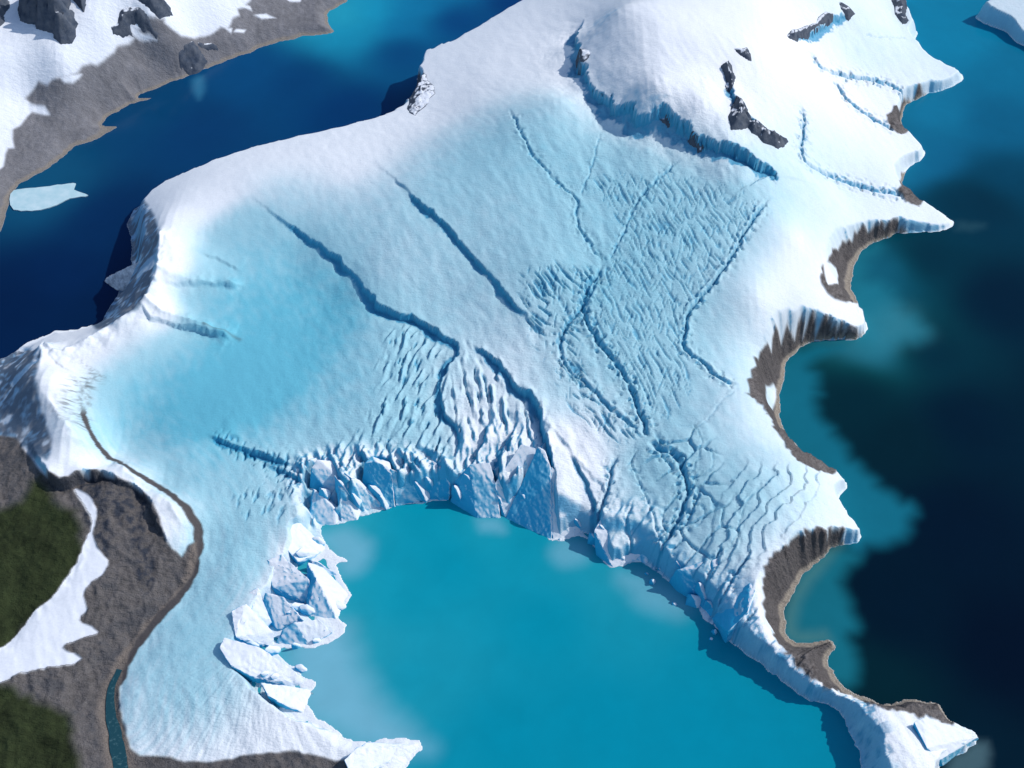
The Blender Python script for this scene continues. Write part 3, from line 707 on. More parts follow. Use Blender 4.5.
def surface_mat(name, rough=0.7, s1=0.06, s2=0.28, bump=1.0, spec=0.3, dist=3.0, mott=0.12):
    m, nt, b = new_mat(name); L = nt.links.new
    a = node(nt, 'ShaderNodeAttribute', attribute_name='ground_colour')
    r = node(nt, 'ShaderNodeAttribute', attribute_name='roughness_amount')
    g = node(nt, 'ShaderNodeNewGeometry')
    n1 = node(nt, 'ShaderNodeTexNoise', Scale=s1, Detail=6.0, Roughness=0.6); L(g.outputs['Position'], n1.inputs['Vector'])
    n2 = node(nt, 'ShaderNodeTexNoise', Scale=s2, Detail=3.0, Roughness=0.6); L(g.outputs['Position'], n2.inputs['Vector'])
    mr = node(nt, 'ShaderNodeMapRange'); mr.inputs['From Min'].default_value = 0.25; mr.inputs['From Max'].default_value = 0.75
    mr.inputs['To Min'].default_value = 1 - mott; mr.inputs['To Max'].default_value = 1 + mott * 0.6
    L(n2.outputs['Fac'], mr.inputs['Value'])
    mx = node(nt, 'ShaderNodeMix', data_type='RGBA', blend_type='MULTIPLY'); mx.inputs['Factor'].default_value = 1
    L(a.outputs['Color'], mx.inputs[6]); L(mr.outputs['Result'], mx.inputs[7])
    L(mx.outputs[2], b.inputs['Base Color'])
    mp = node(nt, 'ShaderNodeMapping'); mp.inputs['Rotation'].default_value = (0, 0, math.radians(-118)); mp.inputs['Scale'].default_value = (0.035, 0.11, 0.05)
    L(g.outputs['Position'], mp.inputs['Vector']); n3 = node(nt, 'ShaderNodeTexNoise', Scale=1.0, Detail=2.0, Roughness=0.5, Distortion=0.4); L(mp.outputs[0], n3.inputs['Vector'])
    ad0 = node(nt, 'ShaderNodeMath', operation='MULTIPLY_ADD'); ad0.inputs[1].default_value = 1.6; L(n3.outputs['Fac'], ad0.inputs[0]); L(n2.outputs['Fac'], ad0.inputs[2])
    ad = node(nt, 'ShaderNodeMath', operation='ADD'); L(n1.outputs['Fac'], ad.inputs[0]); L(ad0.outputs[0], ad.inputs[1])
    mu = node(nt, 'ShaderNodeMath', operation='MULTIPLY'); L(ad.outputs[0], mu.inputs[0]); L(r.outputs['Fac'], mu.inputs[1])
    bp = node(nt, 'ShaderNodeBump', Strength=bump, Distance=dist); L(mu.outputs[0], bp.inputs['Height']); L(bp.outputs['Normal'], b.inputs['Normal'])
    b.inputs['Roughness'].default_value = rough; b.inputs['Specular IOR Level'].default_value = spec
    return m

M_ICE = surface_mat('glacier_ice', 0.65, 0.05, 0.16, 0.55, 0.2, 4.0, 0.07)
M_GROUND = surface_mat('rocky_ground', 0.9, 0.05, 0.22, 0.8, 0.15, 4.0, 0.28)

# ------------------------------------------------------------------ mesh building
def link(o, parent=None):
    COL.objects.link(o)
    if parent: o.parent = parent
    return o

def tag(o, label=None, cat=None, group=None, kind=None):
    if label: o['label'] = label
    if cat: o['category'] = cat
    if group: o['group'] = group
    if kind: o['kind'] = kind
    return o

def grid_object(name, facemask, mat, Z=None, colour=None, bump=None, xs=None, ys=None):
    Zz = H if Z is None else Z
    xx, yy = (X, Y) if xs is None else np.meshgrid(xs, ys)
    ny, nx = Zz.shape
    idx = np.arange(nx * ny).reshape(ny, nx)
    q = np.stack([idx[:-1, :-1], idx[:-1, 1:], idx[1:, 1:], idx[1:, :-1]], -1)[facemask]
    used, inv = np.unique(q, return_inverse=True)
    inv = inv.reshape(-1)
    co = np.c_[xx.ravel()[used], yy.ravel()[used], Zz.ravel()[used]].astype(np.float32)
    me = bpy.data.meshes.new(name)
    me.vertices.add(len(co)); me.vertices.foreach_set('co', co.ravel())
    nf = len(q)
    me.loops.add(nf * 4); me.loops.foreach_set('vertex_index', inv.astype(np.int32))
    me.polygons.add(nf); me.polygons.foreach_set('loop_start', np.arange(0, nf * 4, 4, dtype=np.int32))
    me.update(calc_edges=True)
    me.polygons.foreach_set('use_smooth', np.ones(nf, bool))
    if colour is not None:
        at_ = me.attributes.new('ground_colour', 'FLOAT_COLOR', 'POINT')
        at_.data.foreach_set('color', np.c_[colour.reshape(-1, 3)[used], np.ones(len(used))].astype(np.float32).ravel())
    if bump is not None:
        a2 = me.attributes.new('roughness_amount', 'FLOAT', 'POINT')
        a2.data.foreach_set('value', bump.ravel()[used].astype(np.float32))
    me.materials.append(mat)
    o = bpy.data.objects.new(name, me); link(o)
    return o

fm = lambda a: a[:-1, :-1]
dry = (H[:-1, :-1] > -20) | (H[1:, 1:] > -20)
cls = np.zeros(X.shape, np.int8)
cls[:] = 1
cls[rockE > 0.5] = 3
cls[scree > 0.5] = 4
cls[(green > 0.5) & (scree > 0.5)] = 5
cls[patch > 0.5] = 6
near2 = (LAND == 2)
cls[near2 & (snowNW <= 0.5)] = 2
cls[near2 & (snowNW > 0.5)] = 7
cls[LAND == 3] = 8
cls[LAND == 0] = 9
cm = fm(cls)
def struct(name, k, mat):
    o = grid_object(name, (cm == k) & dry, mat, None, Cc, BUMP); o['kind'] = 'structure'; return o
struct('glacier', 1, M_ICE)
struct('scree_shore', 2, M_GROUND)
struct('bay_cliffs', 3, M_GROUND)
struct('moraine', 4, M_GROUND)
struct('tundra', 5, M_GROUND)
struct('snowfield', 7, M_ICE)
struct('snowy_headland', 8, M_ICE)
struct('seabed', 9, M_GROUND)
o = grid_object('snow_patch', (cm == 6) & dry, M_ICE, H + 1.5, Cc, BUMP)
tag(o, 'long ragged strip of snow lying between dark green tundra and brown scree', 'snow patch')

# ------------------------------------------------------------------ water
WS = np.arange(-3000, 3000.1, 11.0); WYS = np.arange(1250, 6600, 13.0)
WXX, WYY = np.meshgrid(WS, WYS)
def idw(ctrl, p=4.2):
    a = np.array(ctrl, float); x, y = at(a[:, 0], a[:, 1], 0)
    lin = s2l(a[:, 2:5])
    out = np.zeros((WXX.size, 3)); tw = np.zeros(WXX.size)
    for i in range(len(a)):
        w = 1 / (((WXX.ravel() - x[i]) ** 2 + (WYY.ravel() - y[i]) ** 2 + 120 ** 2) ** (p / 2))
        out += w[:, None] * lin[i]; tw += w
    return (out / tw[:, None]).reshape(WXX.shape + (3,))
LAG = [(450,560,0,145,178),(550,620,0,138,172),(600,720,0,128,165),(500,740,0,126,162),(700,720,0,124,162),(400,600,10,150,182),(380,560,0,152,185),(420,520,15,160,190),
       (345,545,110,190,205),(310,560,120,195,208),(380,585,60,175,198),(330,640,120,182,198),(310,660,130,188,202),(350,690,118,180,198),(330,715,120,182,200),(390,720,70,165,190),(370,650,70,168,190),
       (400,680,30,150,182),(490,530,60,172,195),(530,545,20,150,180),(575,552,70,168,190),(630,580,80,165,185),(655,600,90,165,185),(640,620,30,145,175),(700,660,10,130,165),(780,740,5,120,158),(800,800,5,118,155),(440,760,20,130,165),(420,800,30,140,170)]
SEA = [(980,200,6,50,78),(1000,300,4,36,64),(920,350,5,42,68),(900,440,8,40,58),(860,400,8,46,64),(960,520,4,26,52),(1000,650,3,20,46),(900,620,4,28,52),(880,680,8,44,60),(960,420,4,32,58),
       (990,120,10,90,120),(960,40,14,120,150),(940,110,18,112,142),(930,160,14,95,126),(1010,70,12,105,135),(960,-60,14,120,150),(1000,180,6,70,100),(900,160,20,110,138),(890,265,20,95,115),
       (960,200,8,58,86),(880,340,40,120,132),(920,260,5,48,74),(970,760,6,34,56),(1100,400,4,26,52),(1100,100,10,80,112)]
FJ = [(60,280,5,38,78),(20,300,4,32,68),(80,320,4,34,70),(110,220,6,44,84),(200,130,8,58,100),(300,80,6,62,106),(250,70,8,72,116),(350,110,4,54,100),(450,20,4,60,112),(420,10,18,120,158),
      (370,15,24,148,178),(350,30,22,138,168),(345,18,40,160,180),(440,-10,16,110,150),(520,0,4,56,108),(560,-10,4,50,102),(400,50,6,66,112),(400,25,16,112,152),(40,190,16,80,112),(150,110,8,66,104),(-60,330,4,32,68)]
lagC, seaC, fjC = idw(LAG), idw(SEA), idw(FJ)
# shallow shelf of the east bays
def wregion(pix, soft, amp, lam, seed):
    c = curve(pix, 5, True); g = np.c_[at(c[:, 0], c[:, 1], 0)]; g = jag(g, amp, lam, seed)
    D = np.full(WXX.shape, 400.0); n = len(g); M = np.zeros(WXX.shape, bool)
    x0, y0 = g[:, 0], g[:, 1]; x1, y1 = np.roll(x0, -1), np.roll(y0, -1)
    for i in range(n):
        a = g[i]; v = g[(i + 1) % n] - a; l2 = v @ v + 1e-9
        t = np.clip(((WXX - a[0]) * v[0] + (WYY - a[1]) * v[1]) / l2, 0, 1)
        D = np.minimum(D, np.hypot(WXX - a[0] - t * v[0], WYY - a[1] - t * v[1]))
    for r in range(len(WYS)):
        yv = WYS[r]; cc = ((y0 <= yv) & (y1 > yv)) | ((y1 <= yv) & (y0 > yv))
        if cc.any():
            xc = np.sort(x0[cc] + (yv - y0[cc]) / (y1[cc] - y0[cc]) * (x1[cc] - x0[cc])); M[r] = np.searchsorted(xc, WS) % 2 == 1
    return smooth(-soft, soft, np.where(M, D, -D))
wn = fbm(WXX / 90, WYY / 90, 4, 601)
def mixw(base, pix, col, soft, amp=20, lam=60, seed=1, k=1.0):
    m = wregion(pix, soft, amp, lam, seed) * k
    return lerp(base, s2l(np.array(col)), m)
_m = np.array([0.3, 0.75, 0.62]); seaC = seaC * (_m + (1.1 - _m) * smooth(0.08, 0.2, seaC[..., 2:3]))
seaC = mixw(seaC, [(770,370),(800,350),(840,345),(812,362),(818,380),(815,400),(820,420),(840,440),(855,462),(880,485),(905,500),(914,512),(906,535),(880,545),(840,545),(800,480),(765,420)], (20,108,126), 44, 40, 60, 611)
seaC = mixw(seaC, [(780,620),(800,560),(840,548),(858,560),(842,575),(848,600),(856,620),(850,640),(858,662),(850,685),(820,680),(780,650)], (22,110,124), 40, 32, 50, 612)
seaC = mixw(seaC, [(845,290),(852,255),(880,245),(866,262),(872,280),(892,290),(900,310),(925,325),(918,340),(890,345),(860,340)], (30,120,136), 60, 40, 60, 613, .8)
seaC = mixw(seaC, [(878,318),(905,308),(924,332),(900,342),(880,342)], (80,140,145), 90, 40, 40, 614, .25)
seaC = mixw(seaC, [(958,222),(985,224),(975,230),(955,230)], (50,90,100), 30, 14, 30, 615, .4)
seaC = mixw(seaC, [(840,545),(812,568),(792,596),(785,620),(792,640),(830,640),(826,632),(800,632),(797,615),(806,590),(830,560)], (110,150,135), 34, 10, 40, 616, .35)
seaC = mixw(seaC, [(950,760),(975,742),(990,750),(975,800),(945,800)], (90,120,125), 25, 20, 40, 617, .6)
for k, (cx_, cy_, w_) in enumerate([(838,380,60),(840,430,70),(850,470,60),(880,290,40)]):
    pass
fjC = mixw(fjC, [(192,80),(203,76),(204,92),(199,100),(194,92)], (60,130,160), 25, 10, 40, 618, .6)
lagC *= np.array([0.6, 1.08, 0.91])
lagC = 0.3 * lagC + 0.7 * s2l(np.array((4, 143, 163)))
for pix, so, kk in (([(288,640),(345,626),(354,650),(374,690),(400,722),(426,750),(360,748),(306,716),(296,690)], 75, .9), ([(318,534),(352,530),(372,545),(362,570),(345,575),(330,555)], 45, .75),
                    ([(476,520),(500,518),(506,530),(482,532)], 30, .6), ([(552,544),(584,540),(588,560),(560,566)], 38, .6), ([(618,574),(656,578),(692,604),(676,618),(640,606)], 50, .6)):
    lagC = mixw(lagC, pix, (120,182,198), so, 20, 60, 640, kk)
for a in (lagC, seaC, fjC): a *= (1 + 0.04 * wn[..., None])

def water_mat(name, gain):
    m, nt, b = new_mat(name); L = nt.links.new
    a = node(nt, 'ShaderNodeAttribute', attribute_name='ground_colour')
    g = node(nt, 'ShaderNodeNewGeometry')
    n1 = node(nt, 'ShaderNodeTexNoise', Scale=0.008, Detail=5.0, Roughness=0.6, Distortion=0.6); L(g.outputs['Position'], n1.inputs['Vector'])
    mr = node(nt, 'ShaderNodeMapRange'); mr.inputs['From Min'].default_value = 0.3; mr.inputs['From Max'].default_value = 0.7
    mr.inputs['To Min'].default_value = gain * 0.97; mr.inputs['To Max'].default_value = gain * 1.03
    L(n1.outputs['Fac'], mr.inputs['Value'])
    mx = node(nt, 'ShaderNodeMix', data_type='RGBA', blend_type='MULTIPLY'); mx.inputs['Factor'].default_value = 1
    L(a.outputs['Color'], mx.inputs[6]); L(mr.outputs['Result'], mx.inputs[7]); L(mx.outputs[2], b.inputs['Base Color'])
    n2 = node(nt, 'ShaderNodeTexNoise', Scale=0.12, Detail=4.0, Roughness=0.65); L(g.outputs['Position'], n2.inputs['Vector'])
    bp = node(nt, 'ShaderNodeBump', Strength=0.12, Distance=1.0); L(n2.outputs['Fac'], bp.inputs['Height']); L(bp.outputs['Normal'], b.inputs['Normal'])
    b.inputs['Roughness'].default_value = 0.12; b.inputs['IOR'].default_value = 1.33; b.inputs['Specular IOR Level'].default_value = 0.13
    return m

def wpoly(pix):
    c = np.array(pix, float); g = np.c_[at(c[:, 0], c[:, 1], 0)]
    M = np.zeros(WXX.shape, bool); x0, y0 = g[:, 0], g[:, 1]; x1, y1 = np.roll(x0, -1), np.roll(y0, -1)
    for r in range(len(WYS)):
        yv = WYS[r]; cc = ((y0 <= yv) & (y1 > yv)) | ((y1 <= yv) & (y0 > yv))
        if cc.any():
            xc = np.sort(x0[cc] + (yv - y0[cc]) / (y1[cc] - y0[cc]) * (x1[cc] - x0[cc])); M[r] = np.searchsorted(xc, WS) % 2 == 1
    return M
lagM = wpoly([(210,640),(280,500),(420,420),(560,470),(660,520),(740,610),(820,690),(895,740),(910,1400),(330,1400),(360,780),(250,720)])
fjM = wpoly([(-600,800),(0,440),(160,330),(200,230),(420,180),(640,80),(760,-110),(760,-400),(-900,-400)])
seaM = ~(lagM | fjM)
Z0 = np.zeros(WXX.shape)
for nm, M, cc_ in (('lagoon', lagM, lagC), ('fjord', fjM, fjC), ('sea', seaM, seaC)):
    o = grid_object(nm, fm(M), water_mat(nm + '_water', 0.98), Z0, np.clip(cc_, 0, 1), None, WS, WYS); o['kind'] = 'structure'

# open water out to the horizon round the surveyed block
def outer():
    me = bpy.data.meshes.new('ocean'); x0, x1, y0, y1 = XS[0] + 20, XS[-1] - 20, YS[0] + 20, YS[-1] - 20; R = 40000
    v = [(x0, y0, -.3), (x1, y0, -.3), (x1, y1, -.3), (x0, y1, -.3), (-R, -R, -.3), (R, -R, -.3), (R, R, -.3), (-R, R, -.3)]
    me.from_pydata(v, [], [(0, 4, 5, 1), (1, 5, 6, 2), (2, 6, 7, 3), (3, 7, 4, 0)])
    for p in me.polygons: p.flip()
    m, nt, b = new_mat('ocean_water'); b.inputs['Base Color'].default_value = (0.004, 0.022, 0.05, 1); b.inputs['Roughness'].default_value = 0.15
    me.materials.append(m); o = bpy.data.objects.new('ocean', me); link(o); o['kind'] = 'structure'
outer()

# ------------------------------------------------------------------ things: ice blocks, rock outcrops, floes, stream
def ice_block_mat():
    m, nt, b = new_mat('calved_ice'); L = nt.links.new
    g = node(nt, 'ShaderNodeNewGeometry'); sx = node(nt, 'ShaderNodeSeparateXYZ'); L(g.outputs['Normal'], sx.inputs[0])
    n1 = node(nt, 'ShaderNodeTexNoise', Scale=0.05, Detail=6.0, Roughness=0.65); L(g.outputs['Position'], n1.inputs['Vector'])
    n2 = node(nt, 'ShaderNodeTexNoise', Scale=0.3, Detail=3.0, Roughness=0.6); L(g.outputs['Position'], n2.inputs['Vector'])
    ma = node(nt, 'ShaderNodeMath', operation='MULTIPLY_ADD'); vd = node(nt, 'ShaderNodeVectorMath', operation='DOT_PRODUCT'); vd.inputs[1].default_value = (0.60, -0.15, 0.78); L(g.outputs['Normal'], vd.inputs[0])   # snow on top; sunlit side painted white too, shaded side painted blue
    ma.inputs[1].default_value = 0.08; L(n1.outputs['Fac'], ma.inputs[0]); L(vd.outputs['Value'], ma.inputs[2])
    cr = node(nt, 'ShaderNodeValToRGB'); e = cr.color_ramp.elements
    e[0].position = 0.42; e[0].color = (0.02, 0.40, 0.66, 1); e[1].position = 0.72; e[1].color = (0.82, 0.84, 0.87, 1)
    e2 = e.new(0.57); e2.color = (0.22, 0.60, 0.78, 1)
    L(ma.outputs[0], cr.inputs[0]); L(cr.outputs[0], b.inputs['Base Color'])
    ad = node(nt, 'ShaderNodeMath', operation='ADD'); L(n1.outputs['Fac'], ad.inputs[0]); L(n2.outputs['Fac'], ad.inputs[1])
    bp = node(nt, 'ShaderNodeBump', Strength=0.3, Distance=4.0); L(ad.outputs[0], bp.inputs['Height']); L(bp.outputs['Normal'], b.inputs['Normal'])
    b.inputs['Roughness'].default_value = 0.5; b.inputs['Specular IOR Level'].default_value = 0.3
    return m
M_BLOCK = ice_block_mat()
_rs = random.Random(5)

def hull_block(name, pts, label, cat, group=None, rough=2.2, mat=None, seed=0, hk=1.6):
    """faceted ice block spanning surveyed corner points (photo x, photo y, height)"""
    P = [P3(a, b, c * (hk if c > 0 else 1)) for a, b, c in pts]
    cx = sum(p.x for p in P) / len(P); cy = sum(p.y for p in P) / len(P); zb = max(0.0, min(p.z for p in P))
    org = Vector((cx, cy, zb))
    bm = bmesh.new()
    for p in P: bm.verts.new(p - org)
    # root of the block below its footprint
    for p in P:
        bm.verts.new(Vector(((p.x - cx) * 0.92, (p.y - cy) * 0.92, -zb - 8 if zb < 20 else -25)))
    r = bmesh.ops.convex_hull(bm, input=bm.verts)
    loose = [v for v in bm.verts if not v.link_faces]
    bmesh.ops.delete(bm, geom=loose, context='VERTS')
    ed = [e for e in bm.edges if len(e.link_faces) == 2 and e.calc_face_angle(0) > 0.3]
    bmesh.ops.bevel(bm, geom=ed, offset=2.0, segments=1, affect='EDGES', clamp_overlap=True)
    bmesh.ops.triangulate(bm, faces=bm.faces)
    for it in range(5):
        long = [e for e in bm.edges if e.calc_length() > 8]
        if not long: break
        bmesh.ops.subdivide_edges(bm, edges=long, cuts=1, use_grid_fill=False)
        bmesh.ops.triangulate(bm, faces=[f for f in bm.faces if len(f.verts) > 3])
    bm.normal_update()
    co = np.array([v.co[:] for v in bm.verts]); no = np.array([v.normal[:] for v in bm.verts])
    w = co + np.array(org)
    d = rough * (1.2 * fbm(w[:, 0] / 30 + w[:, 2] / 37, w[:, 1] / 30 - w[:, 2] / 31, 3, 900 + seed) + 1.3 * ridged(w[:, 0] / 17 + w[:, 2] / 140, w[:, 1] / 17 + w[:, 2] / 150, 3, 930 + seed) - 0.7)
    for v, n_, k in zip(bm.verts, no, d): v.co = v.co + Vector(n_) * float(k)
    me = bpy.data.meshes.new(name); bm.to_mesh(me); bm.free()
    me.polygons.foreach_set('use_smooth', np.ones(len(me.polygons), bool)); me.set_sharp_from_angle(angle=math.radians(38))
    me.materials.append(mat or M_BLOCK)
    o = bpy.data.objects.new(name, me); link(o); o.location = org
    tag(o, label, cat, group)
    return o

FRONT = 'ice blocks along the calving front'
SLAB = 'tilted ice slabs on the west side of the lagoon'
SERACS = [
 ([(311,468,72),(331,470,66),(337,461,66),(317,459,84),(308,500,-3),(335,509,-3),(342,485,40)], 'square topped block with deep blue front face, westernmost tower of the lagoon head'),
 ([(313,488,48),(320,494,42),(334,508,26),(308,526,-3),(336,526,-3),(346,512,-3),(310,505,0)], 'low pale blue wedge standing in the water below the square deep blue block'),
 ([(334,474,72),(338,480,68),(341,523,-3),(348,520,-3),(358,521,-3),(362,512,-3),(338,500,10),(350,492,30)], 'narrow white fin between the low pale wedge and the broad white triangle'),
 ([(344,472,82),(352,478,74),(384,507,-3),(356,514,-3),(345,505,5),(338,490,40),(360,480,60)], 'broad white triangular block sloping right down to the big turquoise face'),
 ([(364,463,84),(376,461,92),(389,467,80),(392,474,70),(395,508,-3),(380,508,-3),(361,490,20),(372,456,84),(390,462,76)], 'tall block with the largest flat turquoise face at the head of the lagoon'),
 ([(389,468,82),(404,474,62),(424,486,34),(429,500,-3),(396,507,-3),(394,490,30),(418,478,50)], 'rounded white block right of the tall turquoise face'),
 ([(432,460,80),(437,463,74),(424,484,30),(431,501,-3),(441,500,-3),(441,478,50)], 'slim blue tower between two white fins at the lagoon head'),
 ([(438,466,74),(446,470,66),(450,486,36),(449,501,-3),(438,501,-3),(452,468,60)], 'snowy fin just right of the slim blue tower'),
 ([(470,464,88),(490,462,88),(496,484,58),(486,492,40),(501,519,-3),(476,519,-3),(450,502,-3),(455,480,50)], 'dark shaded blue mass with a ragged top, centre of the calving front'),
 ([(521,444,112),(536,448,104),(532,476,60),(520,500,20),(505,518,-3),(493,508,-3),(494,484,60),(508,464,86)], 'cracked white slab leaning left beside the dark shaded mass'),
 ([(538,446,116),(551,467,96),(541,488,64),(552,541,-3),(536,534,-3),(505,519,-3),(528,478,60),(545,450,112)], 'tall dark blue pyramid whose shadow falls on the lagoon'),
 ([(551,466,96),(566,478,80),(582,494,56),(592,520,4),(590,528,-3),(574,537,-3),(553,540,-3),(542,488,62)], 'white sunlit pyramid face right of the tall dark blue pyramid'),
 ([(612,500,80),(628,502,76),(640,532,40),(646,552,14),(634,562,-3),(613,569,-3),(596,556,-3),(594,530,60)], 'long white slab with a shaded blue left side, right of a dark gap'),
 ([(632,496,84),(648,508,76),(660,524,62),(652,554,8),(646,565,-3),(636,562,-3),(640,530,50)], 'pale split slab behind the dark brash filled notch'),
 ([(676,570,66),(706,560,88),(708,570,76),(700,592,24),(690,600,-3),(677,592,-3),(668,582,-3)], 'short square slab just right of the brash filled notch'),
 ([(712,560,94),(737,550,98),(740,560,90),(723,606,46),(710,617,-3),(699,606,-3),(706,588,36)], 'long white slab between two diagonal blue crevasses'),
 ([(750,582,104),(756,590,104),(748,612,98),(728,632,60),(716,626,-3),(712,618,10),(728,600,60)], 'last white slab before the long ice wall with blue front'),
]
for k, (pts, lab) in enumerate(SERACS):
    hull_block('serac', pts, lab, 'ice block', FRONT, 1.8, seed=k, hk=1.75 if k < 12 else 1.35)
TOPL = np.array([(306,474),(345,470),(380,464),(430,466),(470,466),(505,452),(540,452),(570,474),(592,498),(612,502),(640,502),(668,542),(690,578),(712,578),(735,566)], float)
TOEL = np.array([(314,526),(345,523),(384,509),(430,502),(470,518),(505,519),(545,542),(575,539),(596,554),(614,570),(645,566),(668,582),(690,602),(705,620),(722,638)], float)
def small_fin(u, f, size, label, group, seed):
    rr = random.Random(seed)
    q = u * (len(TOPL) - 1); i = min(int(q), len(TOPL) - 2); w_ = q - i
    a = TOPL[i] * (1 - w_) + TOPL[i + 1] * w_; b = TOEL[i] * (1 - w_) + TOEL[i + 1] * w_
    p = a * (1 - f) + b * f                               # ridge top of the fin
    h = max(8.0, 88 * (1 - f) + rr.uniform(2, 12))
    tx, ty = p[0] + size * rr.uniform(0.4, 1.3), p[1] + size * rr.uniform(1.1, 1.9)
    hb = max(-2.0, 88 * (1 - f - 1.6 * size / max(20, b[1] - a[1])))
    lx = size * rr.uniform(0.25, 0.5); rx = size * rr.uniform(0.7, 1.2)
    pts = [(p[0], p[1], h), (p[0] + size * .25, p[1] + size * .35, h * rr.uniform(.75, .95)), (tx, ty, hb), (p[0] - lx, p[1] + size * .9, hb), (p[0] + rx, p[1] + size * .2, max(hb, h * .45)),
           (p[0] - lx * .6, p[1] - size * .1, max(hb, h * .6)), (tx + size * .4, ty - size * .5, hb)]
    return hull_block('ice_fin', pts, label, 'ice fin', group, 1.2, seed=seed, hk=1.7 if u < 0.6 else 1.15)
rf = random.Random(77)
for k in range(30):
    u = (k + rf.uniform(0.1, 0.9)) / 30
    small_fin(u, rf.uniform(0.1, 0.7), rf.uniform(7, 14), 'small sharp ice fin, one of many crowded between the big blocks of the calving front', 'small ice fins of the calving front', 300 + k)
SLABS = [
 ([(283,516,52),(298,520,44),(327,549,-3),(312,560,-3),(298,562,22),(283,545,44),(290,512,50)], 'ragged white slab at the top of the west side, under the blue wedge'),
 ([(267,560,50),(281,554,54),(298,572,48),(309,579,46),(311,606,0),(296,600,10),(272,587,34)], 'curved white slab with a blue lower edge, left of the arrow shaped block'),
 ([(307,562,44),(316,578,54),(349,594,-3),(338,621,-3),(306,617,-3),(322,566,20),(308,592,30)], 'arrow shaped block with a bright right face and blue left face'),
 ([(309,559,30),(318,562,24),(342,576,-3),(322,578,-3),(306,566,10)], 'thin pale sliver pointing right into the lagoon above the arrow shaped block'),
 ([(265,592,50),(284,597,46),(301,617,24),(296,624,10),(277,630,6),(260,612,20)], 'small white block with a round blue hollow on its left'),
 ([(294,622,38),(318,619,28),(333,632,6),(310,646,-3),(274,645,-3),(282,630,22)], 'flat topped white slab with a dark blue front, below the arrow shaped block'),
 ([(249,592,46),(258,587,50),(272,622,14),(264,630,8),(252,612,36)], 'narrow upright fin left of the block with the round blue hollow'),
 ([(231,611,52),(246,603,54),(274,632,16),(273,647,-3),(250,645,14),(235,637,40)], 'stepped white slab above the largest flat white slab'),
 ([(219,648,52),(224,637,54),(262,648,42),(296,672,12),(309,684,-2),(292,688,-2),(250,676,30),(230,665,46)], 'largest flat white slab, lying along the lower west side'),
 ([(260,682,38),(290,686,14),(314,690,-3),(306,713,-3),(286,706,18),(268,696,32)], 'lowest white slab, with a dark stone at its tip'),
]
for k, (pts, lab) in enumerate(SLABS):
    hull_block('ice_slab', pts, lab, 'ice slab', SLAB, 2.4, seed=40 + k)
WL = np.array([(292,518),(276,552),(266,590),(244,606),(226,636),(250,672)], float); WR = np.array([(330,545),(345,575),(345,610),(330,640),(300,680),(312,705)], float)
for k in range(26):
    q = rf.uniform(0, 4.99); i = int(q); w_ = q - i; f = rf.uniform(0, 0.9)
    a = WL[i] * (1 - w_) + WL[i + 1] * w_; b = WR[i] * (1 - w_) + WR[i + 1] * w_; p = a * (1 - f) + b * f; sz = rf.uniform(4, 10); h = 44 * (1 - f) + rf.uniform(3, 10)
    ang_ = rf.uniform(-.5, .5); ca, sa = math.cos(ang_), math.sin(ang_)
    o2 = [(-.7, -.2, 1.0), (.1, -.6, .95), (.2, .1, .8), (1.3, .5, .25), (.7, 1.0, .2), (-.6, .5, .7), (1.2, .0, .3), (.1, .8, .1)]
    hull_block('ice_fragment', [(p[0] + sz * (dx * ca - dy * sa), p[1] + .75 * sz * (dx * sa + dy * ca), max(-2, h * hz)) for dx, dy, hz in o2],
               'small broken ice fragment, one of many tumbled among the tilted west side slabs', 'ice fragment', 'small fragments among the tilted slabs', 1.2, seed=500 + k)
hull_block('ice_point', [(344,760,44),(356,748,40),(368,742,30),(425,745,-3),(410,757,-3),(396,764,-3),(352,778,30)], 'bright white ice point reaching into the lagoon at the bottom edge', 'ice block', None, 2.0, seed=60)
hull_block('ice_wedge', [(914,722,80),(924,718,78),(952,726,48),(978,737,16),(979,739,-3),(943,766,-3),(940,760,36),(927,748,66)], 'pale wedge of ice at the far end of the spit, pointing out to sea', 'ice block', None, 1.2, seed=61)
m, nt, b = new_mat('old_grey_ice'); n1 = node(nt, 'ShaderNodeTexNoise', Scale=0.05, Detail=7.0, Roughness=0.7); g_ = node(nt, 'ShaderNodeNewGeometry')
nt.links.new(g_.outputs['Position'], n1.inputs['Vector']); cr = node(nt, 'ShaderNodeValToRGB'); e = cr.color_ramp.elements
e[0].position = .35; e[0].color = (0.28, 0.31, 0.36, 1); e[1].position = .65; e[1].color = (0.68, 0.71, 0.75, 1)
nt.links.new(n1.outputs['Fac'], cr.inputs[0]); nt.links.new(cr.outputs[0], b.inputs['Base Color']); b.inputs['Roughness'].default_value = .7
bp = node(nt, 'ShaderNodeBump', Strength=0.7, Distance=4.0); nt.links.new(n1.outputs['Fac'], bp.inputs['Height']); nt.links.new(bp.outputs['Normal'], b.inputs['Normal'])
M_DIRTY = m
hull_block('ice_ledge', [(104,281,4),(107,277,10),(126,268,50),(146,258,104),(154,257,112),(154,268,96),(134,280,40),(117,291,-3)], 'narrow grey ice ledge jutting from the shaded west ridge over the fjord', 'ice ledge', None, 2.0, seed=62, mat=M_DIRTY)

